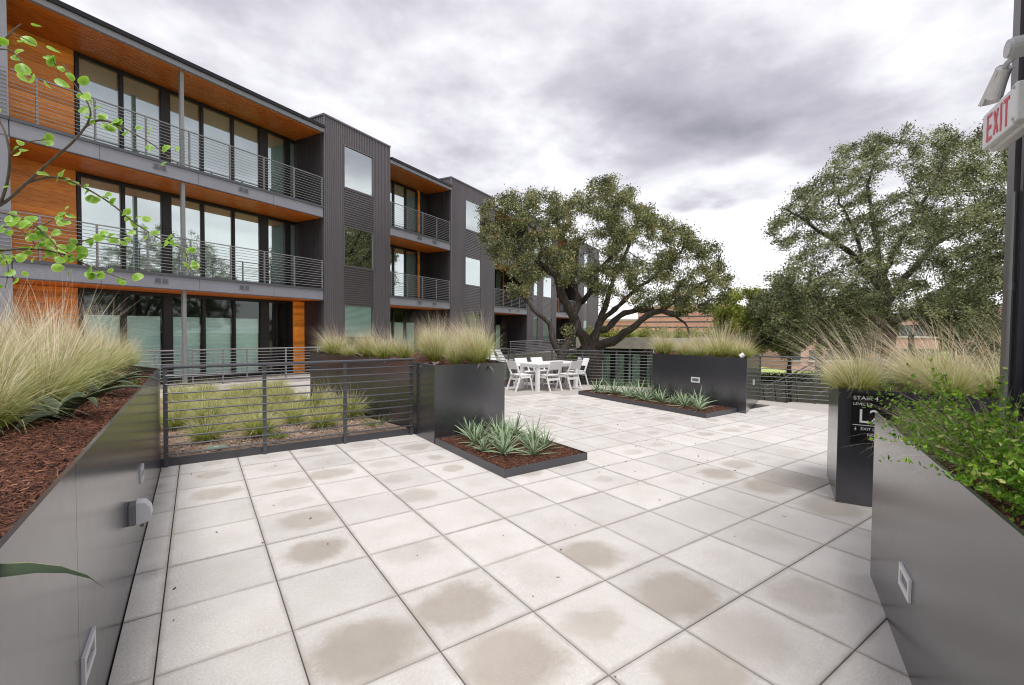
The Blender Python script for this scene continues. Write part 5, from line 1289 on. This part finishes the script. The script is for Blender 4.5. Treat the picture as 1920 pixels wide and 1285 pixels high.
for (x, D, kind) in ((1120, 31.5, 1), (1148, 31, 1), (1168, 30.6, 1), (1185, 31, 0), (1200, 31.5, 0), (1214, 31, 1), (1226, 31.2, 1), (1238, 32, 0), (1252, 31, 0), (1268, 33, 1), (1284, 34, 1), (1300, 35, 0), (1316, 36, 1), (1330, 36.5, 0), (1178, 34, 0), (1206, 35, 1)):
    p = gd(x, 632, D)
    if kind == 0: place_clump(RB[0], (p[0], p[1], 1.2), 0, random.uniform(.8, 1.2), '{} straw grass on the pavilion roof, counted from the oak trunk'.format(ORD[k]), 'grasses on the pavilion roof')
    else:
        c = RBG[0] if k == 0 else copy_tree(RBG[0]); c.location = (p[0], p[1], 1.15); s_ = random.uniform(.8, 1.3); c.scale = (s_, s_, s_); c.rotation_euler = (0, 0, random.uniform(0, 6))
        c['label'] = '{} yellow green shrub on the pavilion roof, counted from the oak trunk'.format(ORD[k]); c['group'] = 'shrubs on the pavilion roof'
    k += 1
c = copy_tree(RBG[0]); p = gd(1066, 668, 22.5); c.location = (p[0], p[1], .2); c.scale = (.8, .8, .5); c['label'] = 'bright green hedge plant beside the oak trunk on the courtyard'
c = copy_tree(RBG[0]); p = gd(1088, 668, 22.5); c.location = (p[0], p[1], .2); c.scale = (.7, .7, .5); c['label'] = 'bright green hedge plant just touching the oak trunk'

# ------------------------------------------------------------------ far buildings
def far_block(name, label, xa, Da, xb, Db, dpt, ztop, z0, mat, bands=0, wins=None, roof=None):
    A, B = gd(xa, 640, Da), gd(xb, 640, Db)
    r = thing(name, label, 'building', loc=(A[0], A[1], z0)); off = (A[0], A[1], z0)
    mb = MB(); wbox(mb, A, B, dpt, z0, ztop); build(mb, 'wall', mat, r, off=off)
    d = (B - A)[:2]; L = np.linalg.norm(d); d /= L; nn = V(-d[1], d[0]); nn = nn if nn @ FW[:2] > 0 else -nn
    if bands:
        st = (ztop - z0) / bands
        for k in range(1, bands):
            mb = MB(); wbox(mb, A - np.array([*nn, 0]) * .02, B - np.array([*nn, 0]) * .02, .4, z0 + st * k, z0 + st * k + .22); build(mb, 'opening', M_WINB, r, off=off)
    if wins:
        nx, nz, ww, wh, zb = wins
        for i in range(nx):
            for j in range(nz):
                c = A[:2] + d * L * (i + .5) / nx - nn * .03; z = zb + j * 3.2
                mb = MB(); mb.bar((c[0] - d[0] * ww / 2, c[1] - d[1] * ww / 2, z), (c[0] + d[0] * ww / 2, c[1] + d[1] * ww / 2, z), .05, wh); w_ = build(mb, 'window', M_WINB, r, off=off)
                mb = MB(); c2 = c - nn * .06; mb.bar((c2[0] - d[0] * (ww / 2 + .15), c2[1] - d[1] * (ww / 2 + .15), z - wh / 2 - .12), (c2[0] + d[0] * (ww / 2 + .15), c2[1] + d[1] * (ww / 2 + .15), z - wh / 2 - .12), .1, .2); build(mb, 'sill', M_PALE, w_, off=off)
    mb = MB(); wbox(mb, A - np.array([*nn, 0]) * .15, B - np.array([*nn, 0]) * .15, dpt + .3, ztop, ztop + .35); build(mb, 'roof', roof or M_PALE, r, off=off)
    return r
far_block('parking_garage', 'salmon banded parking garage seen under the oak branches', 1196, 84, 1350, 74, 20, 5.9, LOW, M_PINK, bands=10)
far_block('parking_annex', 'lower salmon wall stepping down from the parking garage', 1130, 92, 1215, 84, 10, 3.6, LOW, M_PINK, bands=6)
far_block('brick_house', 'pink brick house behind the arching grasses', 1640, 62, 1760, 60, 10, 3.6, LOW, M_PINK2, wins=(5, 2, 1.3, 1.5, -1.2), roof=M_ROOFG)
far_block('brick_house', 'tall pink brick block beside the dark metal wall', 1795, 64, 1990, 56, 14, 5.2, LOW, M_PINK2, wins=(7, 2, 1.4, 1.6, -.6), roof=M_PALE)
far_block('brick_house', 'small pink brick gable between the tree trunks', 1478, 58, 1600, 60, 8, 1.0, LOW, M_PINK2, wins=(4, 1, 1.2, 1.3, -1.3), roof=M_ROOFG)
# distant treeline
fx = []
for k in range(46):
    x = -200 + k * 60; D = random.uniform(105, 150)
    p = gd(x, 640, D); hgt = random.uniform(5, 9) if x < 1150 or x > 1420 else random.uniform(4.6, 6.2)
    fx.append((p, hgt))
C_, N_, = [], []
for p, hgt in fx:
    n = 900; u_ = rng.normal(0, 1, (n, 3)); u_ /= np.linalg.norm(u_, axis=1)[:, None]; u_ *= rng.uniform(.75, 1.05, (n, 1))
    C_.append(np.array([p[0], p[1], LOW + hgt * .5]) + u_ * np.array([5.5, 5.5, hgt * .55]))
C_ = np.concatenate(C_); n = len(C_); Nn = rng.normal(0, 1, (n, 3)); Nn /= np.linalg.norm(Nn, axis=1)[:, None]
lc, lt, lv = leaves_np(C_, Nn, rng.uniform(.7, 1.4, n), rng.uniform(.5, .9, n), np.clip(rng.normal(.5, .25, n), 0, 1))
tag(link('far_woods', mesh_np('far_woods', lc, None, lt, {'v': lv}), M_FAR), 'distant green tree line along the horizon behind the houses', 'woods', kind='stuff')

# ------------------------------------------------------------------ lower garden seen through the lawn fence
pa, pb = gd(1415, 720, 27), gd(1700, 720, 27)
mb = MB(); wbox(mb, pa, pb, .4, LOW, -1.35); tag(build(mb, 'garden_wall', M_CONCB), 'brown grey concrete garden wall below the lawn fence', 'wall')
mb = MB(); wbox(mb, pa + [0, 0, 0], pb, 60, LOW, -1.62, inset=.41); build(mb, 'lawn', plain('lawn_grass', (.36, .42, .12), .95, .25, 1.5), kind='structure')
hp = [gd(1425 + 22 * k, 700, 28.2) for k in range(14)]
C_ = np.concatenate([np.array([p[0], p[1], -1.25]) + rng.uniform(-1, 1, (700, 3)) * np.array([.6, .6, .35]) for p in hp]); n = len(C_); Nn = rng.normal(0, 1, (n, 3)); Nn /= np.linalg.norm(Nn, axis=1)[:, None]
lc, lt, lv = leaves_np(C_, Nn, rng.uniform(.08, .16, n), rng.uniform(.05, .09, n), np.clip(rng.normal(.3, .2, n), 0, 1))
hd = thing('hedge', 'low dark clipped hedge on top of the garden wall', 'hedge', loc=tuple(hp[0])); link('foliage', mesh_np('foliage', lc - hp[0], None, lt, {'v': lv}), M_FAR, hd, kind='stuff')
def bench(px, D, mat, label):
    p = gd(px, 740, D); r = thing('garden_bench', label, 'bench', loc=(p[0], p[1], LOW), rot=-.5)
    for k in range(4): build(MB().box(-.9, -.22 + k * .11, .42, .9, -.13 + k * .11, .46), 'slat', mat, r)
    for k in range(3): build(MB().box(-.9, .23, .55 + k * .12, .9, .26, .64 + k * .12), 'slat', mat, r)
    for s in (-1, 1):
        build(MB().box(s * .8 - .03, -.22, 0, s * .8 + .03, -.16, .42), 'leg', M_FENCE, r); build(MB().box(s * .8 - .03, .20, 0, s * .8 + .03, .23, .9), 'leg', M_FENCE, r)
bench(1484, 31.5, M_BENR, 'red slatted bench on the lower garden path below the terrace')
bench(1516, 33, M_BENO, 'orange slatted bench on the lower garden path below the terrace')
rp0, rp1 = gd(1432, 742, 13.5), gd(1555, 742, 15.5)
fence('sloping stair handrail seen low through the lawn fence', (rp0[0], rp0[1]), (rp1[0] + .6, rp1[1]), .05, [0, .6, 1.2, 1.8], 5, .11, post_drop=1.0).rotation_euler[1] = -.22
rs = thing('red_marker', 'small red post standing on the lawn behind the fence rails', 'post', loc=tuple(gd(1443, 700, 30) * np.array([1, 1, 0]) + np.array([0, 0, -1.62])))
build(MB().tube((0, 0, 0), (0, 0, .55), .12, 10, r2=.05), 'post_body', M_BENR, rs); build(MB().box(-.2, -.2, 0, .2, .2, .05), 'foot', M_BENR, rs)
for k, (x, D) in enumerate(((1536, 34), (1710, 30))):
    p = gd(x, 700, D); r = thing('tree_trunk', ['dark tree trunk on the lawn behind the fence post', 'slim tree trunk on the lawn behind the arching grass'][k], 'tree', loc=(p[0], p[1], -1.62))
    build(MB().tube((0, 0, 0), (.05, 0, 1.4), .26, 10, r2=.2).tube((.05, 0, 1.4), (-.1, .1, 3.2), .2, 10, r2=.15), 'trunk', M_BARK, r)
# white planters on the courtyard seen above the back fence
for k, (x, D) in enumerate(((927, 19.5), (957, 20))):
    p = gd(x, 655, D); r = thing('white_lounge_chair', ['white lounge chair nearest the grasses on the courtyard', 'white lounge chair before the dark ground floor opening'][k], 'chair', loc=(p[0], p[1], 0), rot=k * .7)
    build(MB().box(-.3, -.35, .3, .3, .35, .36), 'seat', M_WHITE, r)
    build(MB().add([(-.3, .3, .36), (.3, .3, .36), (.3, .6, .85), (-.3, .6, .85), (-.3, .34, .34), (.3, .34, .34), (.3, .65, .84), (-.3, .65, .84)], [(0, 1, 2, 3), (7, 6, 5, 4), (0, 4, 5, 1), (1, 5, 6, 2), (2, 6, 7, 3), (3, 7, 4, 0)]), 'backrest', M_WHITE, r)
    for sx in (-1, 1):
        for sy in (-1, 1): build(MB().box(sx * .26 - .02, sy * .3 - .02, 0, sx * .26 + .02, sy * .3 + .02, .3), 'leg', M_WHITE, r)

# ------------------------------------------------------------------ round-leaved tree reaching in over the long planter
tp = gd(-150, 420, 2.0); tbase = (tp[0], tp[1], 1.09)
rb = thing('round_leaf_tree', 'young tree with thin bare branches and round bright green leaves', 'tree', loc=tbase)
def smooth_path(pts, n=5):
    P = np.array(pts); out = []
    for i in range(len(P) - 1):
        p0, p1, p2, p3 = P[max(i - 1, 0)], P[i], P[i + 1], P[min(i + 2, len(P) - 1)]
        for k in range(n):
            t = k / n; out.append(.5 * ((2 * p1) + (-p0 + p2) * t + (2 * p0 - 5 * p1 + 4 * p2 - p3) * t * t + (-p0 + 3 * p1 - 3 * p2 + p3) * t ** 3))
    out.append(P[-1]); return np.array(out)
def branch(pts, r0, r1, leaves, parent, lr=18):
    Q = smooth_path([gd(x, y, D) for x, y, D in pts]); mb = MB(); n = len(Q)
    for i in range(n - 1):
        a, b = r0 + (r1 - r0) * i / n, r0 + (r1 - r0) * (i + 1) / n; mb.tube(Q[i], Q[i + 1], a, 6, r2=b, caps=(i == n - 2))
    br = build(mb, 'branch', M_TWIG, parent, off=tbase); return Q, br
nv = 12; circ = []
def round_leaf_mesh(seed, L=.052):
    r_ = random.Random(seed); pts = [(0, 0, 0)]; vv = [.3]
    for ring, f in ((1, .55), (2, 1.0)):
        for k in range(nv):
            a = 2 * math.pi * k / nv; x = L * .5 + math.cos(a) * L * .5 * f; y = math.sin(a) * L * .43 * f
            if a > math.pi * .9 and a < math.pi * 1.1: x += L * .04 * f
            pts.append((x, y, -.006 * f * f + .004 * math.sin(2 * a + seed) * f + (.25 * (y ** 2) / L))); vv.append((.35 if ring == 1 else .75) + r_.uniform(-.1, .1))
    pts[0] = (L * .5, 0, 0)
    tris = [(0, 1 + k, 1 + (k + 1) % nv) for k in range(nv)]; quads = [(1 + k, 1 + nv + k, 1 + nv + (k + 1) % nv, 1 + (k + 1) % nv) for k in range(nv)]
    for k in range(3): pts += [(-.018 + .006 * k, -.0006, .0), (-.018 + .006 * k, .0006, 0)]; vv += [.2, .2]
    s_ = 1 + 2 * nv; quads += [(s_, s_ + 1, s_ + 3, s_ + 2), (s_ + 2, s_ + 3, s_ + 5, s_ + 4)]
    vo_ = r_.uniform(-.3, .3)
    me = mesh_np('leaf', pts, np.array(quads), np.array(tris), {'v': [min(1, max(0, v + vo_)) for v in vv]}, smooth=True); me.materials.append(M_ROUND); return me
RL = [round_leaf_mesh(s) for s in range(6)]
bt = []
B_ = [([(-150, 430, 2.0), (-60, 405, 1.98), (0, 385, 1.95), (45, 348, 1.93), (92, 305, 1.92), (135, 268, 1.9), (162, 236, 1.9)], .0075, .004, 0),
      ([(162, 236, 1.9), (185, 226, 1.9), (215, 232, 1.92), (250, 250, 1.95), (285, 270, 1.97), (325, 302, 2.0)], .005, .002, 11),
      ([(162, 236, 1.9), (170, 212, 1.88), (160, 185, 1.87), (138, 155, 1.85), (118, 118, 1.85)], .004, .0015, 9),
      ([(0, 385, 1.95), (14, 340, 1.9), (18, 290, 1.86), (8, 245, 1.85), (-15, 205, 1.85)], .006, .003, 4),
      ([(18, 290, 1.86), (50, 268, 1.84), (85, 262, 1.82)], .003, .0015, 5),
      ([(-60, 110, 1.75), (-10, 92, 1.75), (20, 62, 1.75), (40, 45, 1.76)], .005, .002, 4),
      ([(-10, 92, 1.75), (25, 98, 1.75), (60, 140, 1.77), (85, 150, 1.78)], .003, .0015, 5),
      ([(20, 62, 1.75), (60, 80, 1.76), (95, 105, 1.78), (115, 150, 1.8)], .002, .001, 5),
      ([(45, 345, 1.93), (100, 332, 1.95), (150, 348, 2.0), (205, 380, 2.05), (255, 420, 2.1), (300, 448, 2.12), (345, 470, 2.15), (352, 500, 2.15)], .005, .002, 26),
      ([(-60, 405, 1.98), (0, 398, 1.9), (60, 420, 1.88), (105, 462, 1.9), (120, 500, 1.92)], .005, .002, 14),
      ([(-60, 480, 2.0), (0, 470, 1.95), (70, 468, 1.95), (120, 478, 1.97), (170, 500, 2.0), (235, 525, 2.03)], .006, .002, 26),
      ([(70, 468, 1.95), (60, 440, 1.93), (95, 415, 1.9), (130, 400, 1.88)], .003, .001, 9),
      ([(120, 478, 1.97), (150, 455, 1.97), (190, 445, 2.0), (240, 450, 2.02)], .003, .001, 10),
      ([(0, 470, 1.95), (15, 500, 1.9), (10, 540, 1.88)], .003, .001, 7),
      ([(-60, 480, 2.0), (-10, 440, 1.8), (20, 425, 1.78), (50, 440, 1.78)], .003, .001, 8)]
nl = 0
for pts, r0, r1, nleaf_, in B_:
    nleaf_ = int(nleaf_ * 1.35); Q, br = branch(pts, r0, r1, 0, rb)
    for k in range(nleaf_):
        f = (k + .6) / nleaf_; i = min(len(Q) - 2, int((.12 + .88 * f) * (len(Q) - 1))); q = Q[i] + (Q[i + 1] - Q[i]) * random.random() + rng.normal(0, .018, 3)
        nrm = Vector((rng.normal(0, .6), rng.normal(0, .6), .55)) - Vector(FW) * .75; nrm.normalize()
        dirv = Vector(rng.normal(0, 1, 3)) + Vector(RT) * .6 + Vector((0, 0, -.3)); dirv = (dirv - nrm * dirv.dot(nrm)).normalized(); y_ = nrm.cross(dirv)
        mtx = Matrix((dirv, y_, nrm)).transposed().to_4x4()
        o = link('leaf', RL[random.randrange(6)], None, rb); s_ = random.uniform(.52, .95) * (1.15 if pts[0][2] < 1.8 else 1)
        o.matrix_local = Matrix.Translation(Vector(q - np.array(tbase))) @ mtx @ Matrix.Diagonal((s_, s_, s_, 1)); nl += 1
mb = MB(); mb.tube(tbase, tp, .022, 10, r2=.016); mb.tube(tp, gd(-170, 300, 1.95), .016, 10, r2=.012); mb.tube(gd(-170, 300, 1.95), gd(-60, 110, 1.75), .012, 8, r2=.006); mb.tube(tp + np.array([0, 0, -.15]), gd(-60, 480, 2.0), .01, 8, r2=.006)
build(mb, 'trunk', M_TWIG, rb, off=tbase)
print('tiles', len(tiles), 'leaves', nl, 'objects', len(bpy.data.objects))
